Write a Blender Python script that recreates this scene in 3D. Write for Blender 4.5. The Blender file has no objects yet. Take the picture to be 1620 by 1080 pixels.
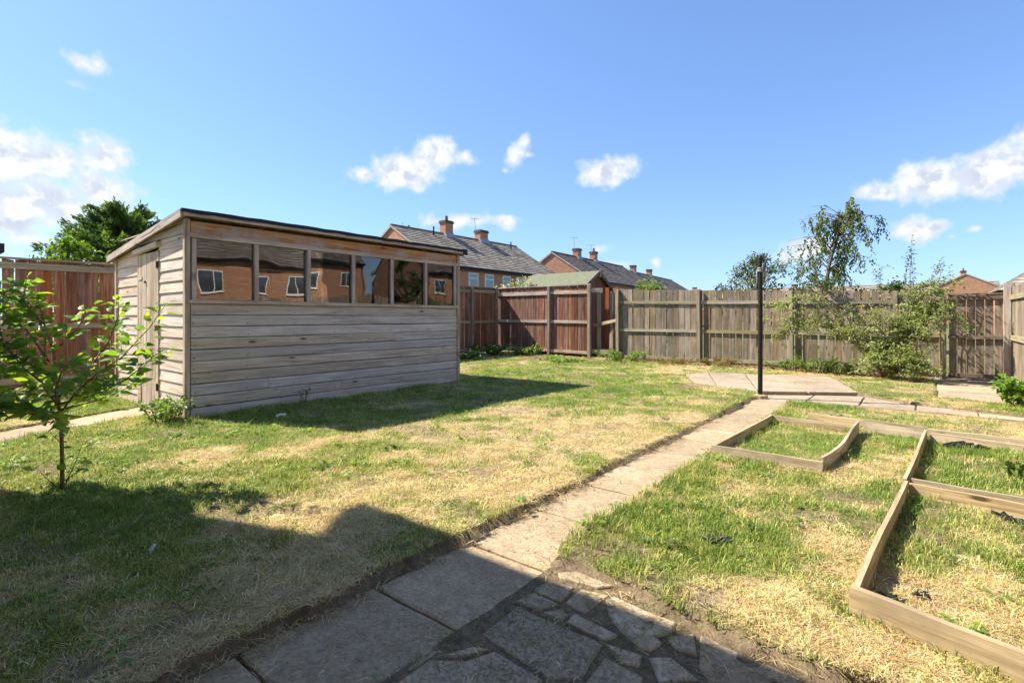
import bpy, bmesh, math, random
import numpy as np
from mathutils import Vector, Matrix, Quaternion
R = math.radians
random.seed(7)
rng = np.random.default_rng(11)
scene = bpy.context.scene
COL = scene.collection

# ------------------------------------------------------------------ camera, sky, sun, exposure
cam_d = bpy.data.cameras.new('camera')
cam_d.sensor_width = 36.0
cam_d.lens = 18.0
cam_d.shift_y = -0.0235
cam_d.clip_end = 2000
cam_d.clip_start = 0.05
cam = bpy.data.objects.new('camera', cam_d)
cam.location = (0, 0, 1.2)
cam.rotation_euler = (R(90), 0, R(38.617))
COL.objects.link(cam)
scene.camera = cam

SUN_EL = R(46.5)
SUN_AZ = R(22.0)          # how far the light swings from +X towards +Y
light_dir = Vector((math.cos(SUN_EL)*math.cos(SUN_AZ), math.cos(SUN_EL)*math.sin(SUN_AZ), -math.sin(SUN_EL)))
sd = bpy.data.lights.new('sun', 'SUN')
sd.energy = 3.7
sd.angle = R(0.55)
sd.color = (1.0, 0.92, 0.79)
sun = bpy.data.objects.new('sun', sd)
sun.rotation_euler = light_dir.to_track_quat('-Z', 'Y').to_euler()
COL.objects.link(sun)

world = bpy.data.worlds.new('World')
scene.world = world
world.use_nodes = True
SKY_STRENGTH = 0.15
scene.view_settings.view_transform = 'Standard'
scene.view_settings.look = 'None'
scene.view_settings.gamma = 1.0
scene.view_settings.exposure = 1.66
scene.view_settings.use_curve_mapping = False
scene.render.engine = 'CYCLES'
scene.cycles.max_bounces = 6
scene.cycles.diffuse_bounces = 4
scene.cycles.glossy_bounces = 3
world.cycles.sampling_method = 'NONE'
scene.cycles.use_adaptive_sampling = True
scene.cycles.adaptive_threshold = 0.03
scene.cycles.transparent_max_bounces = 12
scene.cycles.use_denoising = True


class N:
    """small node-tree helper"""
    def __init__(s, nt):
        s.nt = nt
    def new(s, t, **k):
        n = s.nt.nodes.new(t)
        for a, b in k.items():
            setattr(n, a, b)
        return n
    def link(s, a, b):
        s.nt.links.new(a, b)
    def put(s, sock, v):
        if hasattr(v, 'is_output') or isinstance(v, bpy.types.NodeSocket):
            s.nt.links.new(v, sock)
        else:
            sock.default_value = v
    def m(s, op, a, b=None, c=None, clamp=False):
        n = s.new('ShaderNodeMath', operation=op, use_clamp=clamp)
        s.put(n.inputs[0], a)
        if b is not None: s.put(n.inputs[1], b)
        if c is not None: s.put(n.inputs[2], c)
        return n.outputs[0]
    def v(s, op, a, b=None, c=None, out=0):
        n = s.new('ShaderNodeVectorMath', operation=op)
        s.put(n.inputs[0], a)
        if b is not None: s.put(n.inputs[1], b)
        if c is not None: s.put(n.inputs[2], c)
        return n.outputs[out]
    def noise(s, vec, scale, detail=4, rough=0.55, dist=0.0, col=False):
        n = s.new('ShaderNodeTexNoise')
        if vec is not None: s.link(vec, n.inputs['Vector'])
        n.inputs['Scale'].default_value = scale
        n.inputs['Detail'].default_value = detail
        n.inputs['Roughness'].default_value = rough
        n.inputs['Distortion'].default_value = dist
        return n.outputs[1 if col else 0]
    def ramp(s, fac, stops, interp='LINEAR'):
        n = s.new('ShaderNodeValToRGB')
        n.color_ramp.interpolation = interp
        e = n.color_ramp.elements
        while len(e) < len(stops): e.new(0.5)
        for i, (p, c) in enumerate(stops):
            e[i].position = p
            e[i].color = (*c, 1) if len(c) == 3 else c
        s.put(n.inputs[0], fac)
        return n.outputs[0]
    def mix(s, fac, a, b, mode='MIX'):
        n = s.new('ShaderNodeMix', data_type='RGBA', blend_type=mode)
        s.put(n.inputs[0], fac)
        s.put(n.inputs[6], a if not isinstance(a, tuple) else (*a, 1))
        s.put(n.inputs[7], b if not isinstance(b, tuple) else (*b, 1))
        return n.outputs[2]
    def rng(s, v, a, b, c=0.0, d=1.0, smooth=False):
        n = s.new('ShaderNodeMapRange')
        if smooth: n.interpolation_type = 'SMOOTHSTEP'
        s.put(n.inputs[0], v)
        for i, x in enumerate((a, b, c, d)): n.inputs[i+1].default_value = x
        return n.outputs[0]
    def bump(s, h, strength=0.4, dist=0.01):
        n = s.new('ShaderNodeBump')
        n.inputs['Strength'].default_value = strength
        n.inputs['Distance'].default_value = dist
        s.link(h, n.inputs['Height'])
        return n.outputs[0]


# ------------------------------------------------------------------ sky with scattered fair-weather cumulus
def build_world():
    nt = world.node_tree
    nt.nodes.clear()
    g = N(nt)
    out = g.new('ShaderNodeOutputWorld')
    bg = g.new('ShaderNodeBackground')
    bg.inputs['Strength'].default_value = SKY_STRENGTH
    g.link(bg.outputs[0], out.inputs['Surface'])
    sky = g.new('ShaderNodeTexSky', sky_type='NISHITA')
    sky.sun_disc = False
    sky.sun_elevation = SUN_EL
    sky.sun_rotation = math.atan2(-light_dir.x, -light_dir.y) % (2*math.pi)
    sky.air_density = 1.0
    sky.dust_density = 0.35
    sky.ozone_density = 2.2
    tc = g.new('ShaderNodeTexCoord')
    d = tc.outputs['Generated']
    sx = g.new('ShaderNodeSeparateXYZ'); g.link(d, sx.inputs[0])
    az = g.m('ARCTAN2', sx.outputs[0], sx.outputs[1])
    el = g.m('ARCSINE', sx.outputs[2])
    cb = g.new('ShaderNodeCombineXYZ')
    g.link(az, cb.inputs[0]); g.link(el, cb.inputs[1])
    p = cb.outputs[0]
    # cloud lobes: azimuth (deg from +Y towards +X), elevation, half width, half height, weight
    L = []
    CA = -38.617
    def px(x, y, rx, ry, w=1.0):
        a = (x-810)/810.0
        b = (502-y)/810.0
        azz = CA + math.degrees(math.atan(a))
        ell = math.degrees(math.atan(b/math.sqrt(1+a*a)))
        k = 1/math.sqrt(1+a*a)
        L.append((azz, ell, math.degrees(rx/810.0)*k*k*1.08, math.degrees(ry/810.0)*k*1.1, w+(.05 if w > .8 else .16)+(.10 if y > 340 else 0)))
    px(20, 255, 90, 60, 1.05); px(95, 255, 70, 45, .95); px(165, 245, 55, 42, .95); px(60, 320, 150, 55, .95); px(160, 300, 80, 40, .9)
    px(10, 350, 120, 45, .75); px(215, 335, 50, 28, .62); px(-60, 280, 90, 90, 1.0)
    px(140, 100, 52, 20, .62); px(130, 135, 60, 12, .45); px(399, 223, 20, 8, .42)
    px(640, 270, 62, 30, 1.05); px(690, 245, 42, 32, 1.0); px(735, 250, 28, 16, .75); px(580, 278, 32, 16, .85)
    px(815, 250, 20, 30, .7); px(828, 222, 16, 18, .65); px(835, 245, 20, 9, .5); px(800, 270, 14, 9, .5)
    px(960, 270, 52, 25, 1.05); px(985, 260, 30, 18, .85); px(930, 272, 25, 14, .85)
    px(730, 355, 70, 18, .6); px(800, 354, 26, 14, .72); px(690, 350, 40, 16, .55)
    px(950, 393, 22, 14, .5); px(1043, 413, 14, 18, .55); px(975, 418, 30, 10, .6)
    px(1390, 303, 50, 18, .95); px(1470, 288, 70, 32, 1.1); px(1560, 270, 90, 38, 1.1); px(1640, 250, 80, 50, 1.05); px(1575, 300, 25, 10, .6)
    px(1280, 392, 60, 20, .72); px(1250, 405, 40, 14, .7); px(1450, 365, 52, 26, .95); px(1480, 360, 28, 18, .8); px(1550, 364, 22, 10, .5); px(1508, 376, 14, 7, .45)
    r2 = random.Random(5)
    for k in range(16):                       # the same sort of sky all the way round
        a0 = CA + 62 + k*15.5 + r2.uniform(-4, 4)
        e0 = r2.uniform(9, 30)
        w0 = r2.uniform(3, 7)
        L.append((a0, e0, w0, w0*.42, 1.0))
        if k % 2: L.append((a0+w0*.7, e0+.6, w0*.6, w0*.35, .95))
    warp = g.noise(p, 9.0, 3, .5, col=True)
    warp = g.v('MULTIPLY_ADD', warp, (0.05, 0.035, 0), (-0.025, -0.0175, 0))
    pw = g.v('ADD', p, warp)
    acc = None
    low = None
    for (a0, e0, ra, re, w) in L:
        a0, e0, ra, re = R(a0), R(e0), R(ra), R(re)
        q = g.v('MULTIPLY_ADD', pw, (1/ra, 1/re, 0), (-a0/ra, -e0/re, 0))
        ln = g.v('LENGTH', q, out=1)
        f = g.m('MULTIPLY_ADD', ln, -0.55*w, w)
        acc = f if acc is None else g.m('SMOOTH_MAX', acc, f, 0.12)
    n1 = g.noise(p, 30.0, 6, .6, .15)
    n2 = g.noise(g.v('ADD', p, (0.018, -0.022, 0)), 30.0, 4, .56, .15)
    dens = g.m('MULTIPLY_ADD', n1, 0.85, g.m('ADD', acc, .05))
    cover = g.rng(dens, 0.93, 1.27, 0, 1, True)
    relief = g.rng(g.m('SUBTRACT', n1, n2), -0.12, 0.09, 0, 1, True)
    thick = g.rng(dens, 1.05, 1.45, 0, 1, True)
    lit = g.mix(g.m('MULTIPLY', relief, 1.0), (1.45, 1.56, 1.78), (2.25, 2.25, 2.25))
    lit = g.mix(thick, (1.82, 1.98, 2.2), lit)
    gm_ = g.new('ShaderNodeGamma'); g.link(sky.outputs[0], gm_.inputs[0]); gm_.inputs[1].default_value = 0.72
    skyc = g.mix(1.0, gm_.outputs[0], (0.425, 0.55, 0.765), 'MULTIPLY')
    hs = g.new('ShaderNodeHueSaturation')
    hs.inputs['Saturation'].default_value = 1.0
    hs.inputs['Value'].default_value = 1.0
    g.link(skyc, hs.inputs['Color'])
    col = g.mix(g.m('MULTIPLY', cover, .93), hs.outputs[0], lit)
    g.link(col, bg.inputs['Color'])
build_world()


# ------------------------------------------------------------------ materials
def mat(name):
    m = bpy.data.materials.new(name)
    m.use_nodes = True
    nt = m.node_tree
    nt.nodes.clear()
    g = N(nt)
    o = g.new('ShaderNodeOutputMaterial')
    b = g.new('ShaderNodeBsdfPrincipled')
    g.link(b.outputs[0], o.inputs['Surface'])
    b.inputs['Roughness'].default_value = 0.85
    b.inputs['Specular IOR Level'].default_value = 0.25
    g.b = b; g.o = o
    return m, g


def wood(name, dark, base, light, axis=0, blotch=None, blotch_amt=0.5, knots=0.6, vary=0.25, rough=0.85, grain=26.0):
    m, g = mat(name)
    tc = g.new('ShaderNodeTexCoord')
    oi = g.new('ShaderNodeObjectInfo')
    off = g.v('SCALE', oi.outputs['Random'], None)
    n = g.new('ShaderNodeVectorMath', operation='SCALE')
    n.inputs[0].default_value = (37.0, 19.0, 53.0)
    g.link(oi.outputs['Random'], n.inputs['Scale'])
    p = g.v('ADD', tc.outputs['Object'], n.outputs[0])
    s = [1.0, 1.0, 1.0]; s[axis] = 0.055
    pg = g.v('MULTIPLY', p, tuple(s))
    s2 = [1.0, 0.0, 1.0]; s2[axis] = 0.28
    pk = g.v('MULTIPLY', p, tuple(s2))
    kn = g.new('ShaderNodeTexVoronoi'); kn.inputs['Scale'].default_value = 6.5
    g.link(pk, kn.inputs['Vector'])
    kd = kn.outputs['Distance']
    # grain bends round the knots
    bend = g.m('MULTIPLY', g.rng(kd, 0.0, 0.35, 1, 0), 0.03)
    pg2 = g.v('ADD', pg, g.v('SCALE', (1, 1, 1), None)) if False else pg
    gr = g.noise(pg2, grain, 6, .62, .6)
    fine = g.noise(pg2, grain*4.5, 3, .6)
    bl = g.noise(p, 2.6, 4, .6)
    val = g.m('ADD', g.m('MULTIPLY', gr, .75), g.m('MULTIPLY', fine, .25))
    c = g.ramp(val, [(.36, dark), (.5, base), (.64, light)])
    if blotch:
        c = g.mix(g.m('MULTIPLY', g.rng(bl, .46, .66, 0, 1, True), blotch_amt), c, blotch)
    kmask = g.m('MULTIPLY', g.rng(kd, 0.055, 0.13, 1, 0, True), knots)
    kcol = tuple(x*.30 for x in dark)
    c = g.mix(kmask, c, kcol)
    hs = g.new('ShaderNodeHueSaturation')
    g.link(c, hs.inputs['Color'])
    g.link(g.rng(oi.outputs['Random'], 0, 1, 1-vary, 1+vary), hs.inputs['Value'])
    rs = g.m('FRACT', g.m('MULTIPLY', oi.outputs['Random'], 17.3))
    g.link(g.rng(rs, 0, 1, .75, 1.2), hs.inputs['Saturation'])
    g.link(hs.outputs[0], g.b.inputs['Base Color'])
    g.b.inputs['Roughness'].default_value = rough
    h = g.m('ADD', val, g.m('MULTIPLY', kmask, -.3))
    g.link(g.bump(h, .55, .006), g.b.inputs['Normal'])
    return m


def plain(name, c, rough=.6, vary=.12, scale=8.0, metallic=0.0, bump=.15):
    m, g = mat(name)
    tc = g.new('ShaderNodeTexCoord')
    n = g.noise(tc.outputs['Object'], scale, 5, .6)
    col = g.ramp(n, [(.3, tuple(x*(1-vary*1.6) for x in c)), (.7, tuple(min(1, x*(1+vary)) for x in c))])
    g.link(col, g.b.inputs['Base Color'])
    g.b.inputs['Roughness'].default_value = rough
    g.b.inputs['Metallic'].default_value = metallic
    if bump: g.link(g.bump(n, bump, .004), g.b.inputs['Normal'])
    return m


def concrete(name, a, b_, stain, speck=.5):
    m, g = mat(name)
    geo = g.new('ShaderNodeNewGeometry')
    oi = g.new('ShaderNodeObjectInfo')
    p = geo.outputs['Position']
    big = g.noise(p, 2.3, 5, .62)
    mid = g.noise(p, 14, 5, .65)
    fine = g.noise(p, 130, 3, .7)
    agg = g.new('ShaderNodeTexVoronoi'); agg.inputs['Scale'].default_value = 95
    g.link(p, agg.inputs['Vector'])
    c = g.ramp(g.m('ADD', g.m('MULTIPLY', big, .5), g.m('MULTIPLY', mid, .5)), [(.34, stain), (.5, a), (.66, b_)])
    st = g.rng(agg.outputs['Color'], 0.0, 1.0)
    sp = g.new('ShaderNodeSeparateColor'); g.link(agg.outputs['Color'], sp.inputs[0])
    grit = g.rng(sp.outputs[0], 0, 1, 1-.42*speck, 1+.42*speck)
    c = g.mix(1.0, c, g.new_rgb(grit) if False else g.mix(0.0, grit, grit), 'MULTIPLY')
    pits = g.rng(g.noise(p, 46, 2, .5), .64, .74, 0, 1)
    c = g.mix(g.m('MULTIPLY', pits, .6), c, tuple(x*.35 for x in stain))
    hs = g.new('ShaderNodeHueSaturation'); g.link(c, hs.inputs['Color'])
    g.link(g.rng(oi.outputs['Random'], 0, 1, .86, 1.12), hs.inputs['Value'])
    g.link(hs.outputs[0], g.b.inputs['Base Color'])
    g.b.inputs['Roughness'].default_value = .92
    h = g.m('ADD', g.m('MULTIPLY', fine, .6), g.m('MULTIPLY', mid, .8))
    h = g.m('SUBTRACT', h, g.m('MULTIPLY', pits, .5))
    g.link(g.bump(h, .7, .006), g.b.inputs['Normal'])
    return m


def brick(name, c1, c2, mortar, bw=.225, bh=.075):
    m, g = mat(name)
    geo = g.new('ShaderNodeNewGeometry')
    tc = g.new('ShaderNodeTexCoord')
    s = g.new('ShaderNodeSeparateXYZ'); g.link(tc.outputs['Object'], s.inputs[0])
    nrm = g.new('ShaderNodeSeparateXYZ'); g.link(tc.outputs['Normal'], nrm.inputs[0])
    side = g.m('GREATER_THAN', g.m('ABSOLUTE', nrm.outputs[0]), .6)
    u = g.m('ADD', g.m('MULTIPLY', s.outputs[0], g.m('SUBTRACT', 1, side)), g.m('MULTIPLY', s.outputs[1], side))
    cb = g.new('ShaderNodeCombineXYZ'); g.link(u, cb.inputs[0]); g.link(s.outputs[2], cb.inputs[1])
    b = g.new('ShaderNodeTexBrick')
    g.link(cb.outputs[0], b.inputs['Vector'])
    b.inputs['Scale'].default_value = 1.0
    b.inputs['Brick Width'].default_value = bw
    b.inputs['Row Height'].default_value = bh
    b.inputs['Mortar Size'].default_value = .010
    b.inputs['Color1'].default_value = (*c1, 1)
    b.inputs['Color2'].default_value = (*c2, 1)
    b.inputs['Mortar'].default_value = (*mortar, 1)
    n = g.noise(tc.outputs['Object'], 4.5, 6, .75)
    c = g.mix(g.rng(n, .40, .66, 0, .6), b.outputs['Color'], tuple(x*.45 for x in c1))
    g.link(c, g.b.inputs['Base Color'])
    g.link(g.bump(b.outputs['Fac'], -.5, .01), g.b.inputs['Normal'])
    return m


def tiles(name, c1, c2, pitch=.33):
    m, g = mat(name)
    tc = g.new('ShaderNodeTexCoord')
    p = tc.outputs['Object']
    a = g.new('ShaderNodeAttribute'); a.attribute_name = 'course'
    u = g.new('ShaderNodeAttribute'); u.attribute_name = 'along'
    i = g.m('FLOOR', g.m('ADD', g.m('DIVIDE', u.outputs['Fac'], pitch), g.m('MULTIPLY', a.outputs['Fac'], .5)))
    cb = g.new('ShaderNodeCombineXYZ'); g.link(i, cb.inputs[0]); g.link(g.m('ROUND', a.outputs['Fac']), cb.inputs[1])
    wn = g.new('ShaderNodeTexWhiteNoise', noise_dimensions='2D'); g.link(cb.outputs[0], wn.inputs['Vector'])
    n = g.noise(p, .8, 5, .6)
    f = g.m('ADD', g.m('MULTIPLY', wn.outputs[0], .45), g.m('MULTIPLY', n, .6))
    c = g.ramp(f, [(.25, c1), (.8, c2)])
    fr = g.m('FRACT', g.m('ADD', g.m('DIVIDE', u.outputs['Fac'], pitch), g.m('MULTIPLY', a.outputs['Fac'], .5)))
    edge = g.m('LESS_THAN', fr, .045)
    c = g.mix(g.m('MULTIPLY', edge, .6), c, tuple(x*.3 for x in c1))
    g.link(c, g.b.inputs['Base Color'])
    g.b.inputs['Roughness'].default_value = .8
    return m


def foliage(name, trans=.35, rough=.5):
    m, g = mat(name)
    a = g.new('ShaderNodeAttribute'); a.attribute_name = 'col'
    g.link(a.outputs['Color'], g.b.inputs['Base Color'])
    g.b.inputs['Roughness'].default_value = rough
    g.b.inputs['Specular IOR Level'].default_value = .35
    tr = g.new('ShaderNodeBsdfTranslucent')
    tcol = g.mix(1.0, a.outputs['Color'], (1.35, 1.5, .6), 'MULTIPLY')
    g.link(tcol, tr.inputs['Color'])
    mx = g.new('ShaderNodeMixShader'); mx.inputs[0].default_value = trans
    g.link(g.b.outputs[0], mx.inputs[1]); g.link(tr.outputs[0], mx.inputs[2])
    g.link(mx.outputs[0], g.o.inputs['Surface'])
    return m


M = {}
M['shed_x'] = wood('weathered_shed_boards', (.38, .295, .23), (.56, .46, .37), (.70, .595, .49), 0, (.44, .36, .295), .5, .95, .12)
M['shed_z'] = wood('weathered_shed_uprights', (.23, .168, .115), (.44, .345, .255), (.60, .50, .395), 2, (.31, .245, .18), .5, .5, .14)
M['shed_warm'] = wood('half_weathered_fascia', (.26, .12, .05), (.46, .25, .12), (.58, .41, .27), 0, (.44, .38, .35), .85, .7, .15)
M['shed_trim'] = wood('pale_shed_trim', (.28, .22, .175), (.48, .39, .33), (.62, .53, .46), 0, (.36, .26, .19), .5, .5, .12)
M['fence_z'] = wood('grey_fence_boards', (.125, .093, .062), (.255, .195, .135), (.37, .295, .22), 2, (.165, .14, .08), .75, .65, .24)
M['fence_x'] = wood('grey_fence_rails', (.18, .15, .095), (.30, .255, .165), (.41, .355, .25), 0, (.22, .215, .11), .6, .4, .15)
M['post_z'] = wood('grey_fence_posts', (.17, .135, .085), (.30, .245, .16), (.40, .34, .24), 2, (.21, .20, .105), .5, .4, .15)
M['red_z'] = wood('red_brown_stained_boards', (.10, .04, .024), (.205, .088, .052), (.36, .215, .15), 2, (.125, .07, .045), .6, .3, .28)
M['redpale_x'] = wood('faded_stained_rails', (.25, .18, .13), (.45, .35, .275), (.58, .49, .41), 0, (.26, .17, .12), .5, .3, .12)
M['redpost_z'] = wood('faded_stained_posts', (.15, .10, .07), (.28, .205, .145), (.40, .31, .24), 2, (.20, .12, .08), .5, .3, .15)
M['gate_z'] = wood('dark_gate_boards', (.13, .095, .07), (.26, .20, .15), (.38, .31, .25), 2, (.13, .10, .08), .75, .6, .2)
M['gate_x'] = wood('dark_gate_ledges', (.10, .065, .042), (.20, .145, .10), (.30, .235, .18), 0, (.12, .08, .06), .6, .4, .12)
M['bed_x'] = wood('bed_boards', (.24, .175, .105), (.44, .34, .215), (.58, .47, .33), 0, (.27, .22, .15), .65, .95, .14)
M['lichen_z'] = wood('post_with_orange_lichen', (.28, .20, .13), (.47, .38, .28), (.56, .48, .38), 2, (.55, .25, .03), .9, .2, .1)
M['felt'] = plain('black_roof_felt', (.035, .035, .036), .9, .3, 60, 0, .6)
M['felt_green'] = plain('green_mineral_felt', (.155, .17, .105), .95, .14, 12, 0, .5)
M['concrete'] = concrete('concrete_slab', (.355, .27, .168), (.44, .35, .235), (.255, .19, .115))
M['concrete_pale'] = concrete('pale_flagstone', (.35, .28, .195), (.43, .355, .26), (.24, .185, .122), .3)
M['stone'] = concrete('broken_paving', (.37, .28, .18), (.53, .44, .325), (.25, .183, .115), .6)
M['stone_dark'] = concrete('dark_concrete_slab', (.335, .26, .172), (.41, .33, .23), (.245, .188, .122), .75)
M['brick'] = brick('red_brick', (.56, .225, .11), (.36, .115, .06), (.46, .39, .31))
M['brick_o'] = brick('orange_brick', (.56, .25, .115), (.34, .12, .06), (.46, .38, .30))
M['tile'] = tiles('grey_brown_roof_tiles', (.15, .125, .098), (.36, .31, .25))
M['tile_dark'] = tiles('dark_roof_tiles', (.085, .07, .062), (.20, .168, .145))
M['upvc'] = plain('white_window_frame', (.78, .78, .77), .35, .02, 3, 0, 0)
M['gutter'] = plain('black_gutter', (.02, .02, .022), .4, .1, 5, 0, 0)
M['pot'] = plain('terracotta_pot', (.36, .13, .06), .8, .2, 9)
M['lead'] = plain('lead_flashing', (.33, .34, .36), .6, .15, 6)
M['pole'] = plain('black_painted_post', (.022, .023, .026), .45, .35, 25, .2, .3)
M['rope'] = plain('weathered_washing_line', (.45, .44, .40), .8, .2, 40)
M['iron'] = plain('rusty_iron', (.07, .045, .035), .7, .4, 60, .5, .4)
M['bark'] = plain('bark', (.13, .095, .065), .9, .35, 30, 0, .8)
M['twig'] = plain('red_brown_twig', (.24, .15, .09), .8, .3, 40, 0, .4)
M['leaf'] = foliage('leaf', .48)
M['leaf_far'] = foliage('leaf_far', .34, .6)
M['plasticw'] = plain('white_plastic', (.8, .8, .8), .4, .03, 5, 0, 0)
M['plasticb'] = plain('black_membrane', (.018, .018, .02), .35, .3, 30, 0, .5)
M['redshed'] = wood('red_painted_boards', (.15, .048, .025), (.25, .085, .045), (.33, .14, .08), 2, (.18, .08, .05), .5, .1, .1)
M['cream'] = plain('cream_bounce_wall', (.74, .68, .58), .9, .06, 3, 0, .3)  # walls of the unseen house, pale to bounce light into its shadow
M['render_dark'] = plain('dark_interior_floor', (.05, .042, .035), .9, .2, 6)


def soil_mat():
    m, g = mat('dry_lawn_soil')
    geo = g.new('ShaderNodeNewGeometry')
    p = geo.outputs['Position']
    t = g.new('ShaderNodeAttribute'); t.attribute_name = 'tint'
    s = g.new('ShaderNodeAttribute'); s.attribute_name = 'bare'
    n1 = g.noise(p, 28, 6, .7)
    n2 = g.noise(p, 110, 4, .7)
    st = g.v('MULTIPLY', p, (1, .35, 1))
    fib = g.noise(st, 160, 3, .6, 1.5)
    straw = g.ramp(g.m('ADD', g.m('MULTIPLY', n1, .5), g.m('MULTIPLY', fib, .5)), [(.3, (.22, .16, .085)), (.5, (.44, .34, .19)), (.68, (.60, .49, .31))])
    green = g.ramp(n1, [(.3, (.09, .10, .028)), (.55, (.20, .22, .06)), (.75, (.34, .33, .13))])
    soil = g.ramp(g.m('ADD', g.m('MULTIPLY', n1, .6), g.m('MULTIPLY', n2, .4)), [(.32, (.08, .055, .036)), (.5, (.19, .138, .09)), (.68, (.32, .245, .165))])
    c = g.mix(g.rng(t.outputs['Fac'], .3, .7, 0, 1, True), straw, green)
    c = g.mix(s.outputs['Fac'], c, soil)
    g.link(c, g.b.inputs['Base Color'])
    g.b.inputs['Roughness'].default_value = .97
    g.b.inputs['Specular IOR Level'].default_value = .1
    g.link(g.bump(g.m('ADD', n1, g.m('MULTIPLY', n2, .5)), .8, .02), g.b.inputs['Normal'])
    return m
M['soil'] = soil_mat()


def far_ground_mat():
    m, g = mat('open_ground')
    geo = g.new('ShaderNodeNewGeometry')
    n = g.noise(geo.outputs['Position'], .35, 6, .65)
    n2 = g.noise(geo.outputs['Position'], 7, 5, .65)
    c = g.ramp(g.m('ADD', g.m('MULTIPLY', n, .5), g.m('MULTIPLY', n2, .5)), [(.35, (.06, .07, .025)), (.55, (.14, .15, .055)), (.7, (.27, .23, .12))])
    g.link(c, g.b.inputs['Base Color'])
    return m
M['ground'] = far_ground_mat()


def pane_mat(name, ior, wave, tint=(.02, .02, .02), clear=.75):
    """old horticultural glass: see-through, Fresnel mirror, slightly wavy"""
    m, g = mat(name)
    tc = g.new('ShaderNodeTexCoord')
    oi = g.new('ShaderNodeObjectInfo')
    off = g.new('ShaderNodeVectorMath', operation='SCALE'); off.inputs[0].default_value = (31, 17, 11)
    g.link(oi.outputs['Random'], off.inputs['Scale'])
    p = g.v('ADD', tc.outputs['Object'], off.outputs[0])
    n = g.noise(p, 2.2, 1, .4)
    nb = g.bump(n, wave, .05)
    fr = g.new('ShaderNodeFresnel'); fr.inputs['IOR'].default_value = ior
    gl = g.new('ShaderNodeBsdfGlossy'); gl.inputs['Roughness'].default_value = 0.0
    gl.inputs['Color'].default_value = (1, 1, 1, 1)
    g.link(nb, gl.inputs['Normal'])
    tr = g.new('ShaderNodeBsdfTransparent'); tr.inputs['Color'].default_value = (clear, clear*.98, clear*.94, 1)
    mx = g.new('ShaderNodeMixShader')
    g.link(fr.outputs[0], mx.inputs[0]); g.link(tr.outputs[0], mx.inputs[1]); g.link(gl.outputs[0], mx.inputs[2])
    dif = g.new('ShaderNodeBsdfDiffuse'); dif.inputs['Color'].default_value = (.32, .29, .25, 1)
    dirt = g.rng(g.noise(p, 9, 6, .7), .45, .80, .01, .09)
    mx2 = g.new('ShaderNodeMixShader')
    g.link(dirt, mx2.inputs[0]); g.link(mx.outputs[0], mx2.inputs[1]); g.link(dif.outputs[0], mx2.inputs[2])
    g.link(mx2.outputs[0], g.o.inputs['Surface'])
    return m
M['pane'] = pane_mat('wavy_shed_glass', 1.95, .042)


def house_glass():
    m, g = mat('house_window_glass')
    g.b.inputs['Base Color'].default_value = (.05, .06, .065, 1)
    g.b.inputs['Roughness'].default_value = .03
    g.b.inputs['Specular IOR Level'].default_value = .9
    g.b.inputs['IOR'].default_value = 1.7
    return m
M['hglass'] = house_glass()
M['curtain'] = plain('pale_curtain', (.42, .46, .47), .9, .15, 4, 0, 0)


# ------------------------------------------------------------------ object helpers
def tag(o, label=None, cat=None, group=None, kind=None):
    if label: o['label'] = label
    if cat: o['category'] = cat
    if group: o['group'] = group
    if kind: o['kind'] = kind
    return o


def empty(name, loc=(0, 0, 0), label=None, cat=None, group=None, rz=0.0):
    o = bpy.data.objects.new(name, None)
    o.empty_display_size = .2
    o.location = loc
    o.rotation_euler = (0, 0, rz)
    COL.objects.link(o)
    return tag(o, label, cat, group)


def link(name, me, m=None, parent=None, loc=(0, 0, 0), rot=(0, 0, 0)):
    o = bpy.data.objects.new(name, me)
    if m is not None and not me.materials:
        me.materials.append(m)
    COL.objects.link(o)
    o.parent = parent
    o.location = loc
    o.rotation_euler = rot
    return o


def pydata(name, v, f, m=None, smooth=False):
    me = bpy.data.meshes.new(name)
    me.from_pydata(v, [], f)
    me.update()
    if m is not None: me.materials.append(m)
    if smooth:
        me.polygons.foreach_set('use_smooth', [True]*len(me.polygons))
    return me


BOXF = [(0, 3, 2, 1), (4, 5, 6, 7), (0, 1, 5, 4), (1, 2, 6, 5), (2, 3, 7, 6), (3, 0, 4, 7)]


def boxv(x0, y0, z0, x1, y1, z1):
    return [(x0, y0, z0), (x1, y0, z0), (x1, y1, z0), (x0, y1, z0), (x0, y0, z1), (x1, y0, z1), (x1, y1, z1), (x0, y1, z1)]


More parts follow.
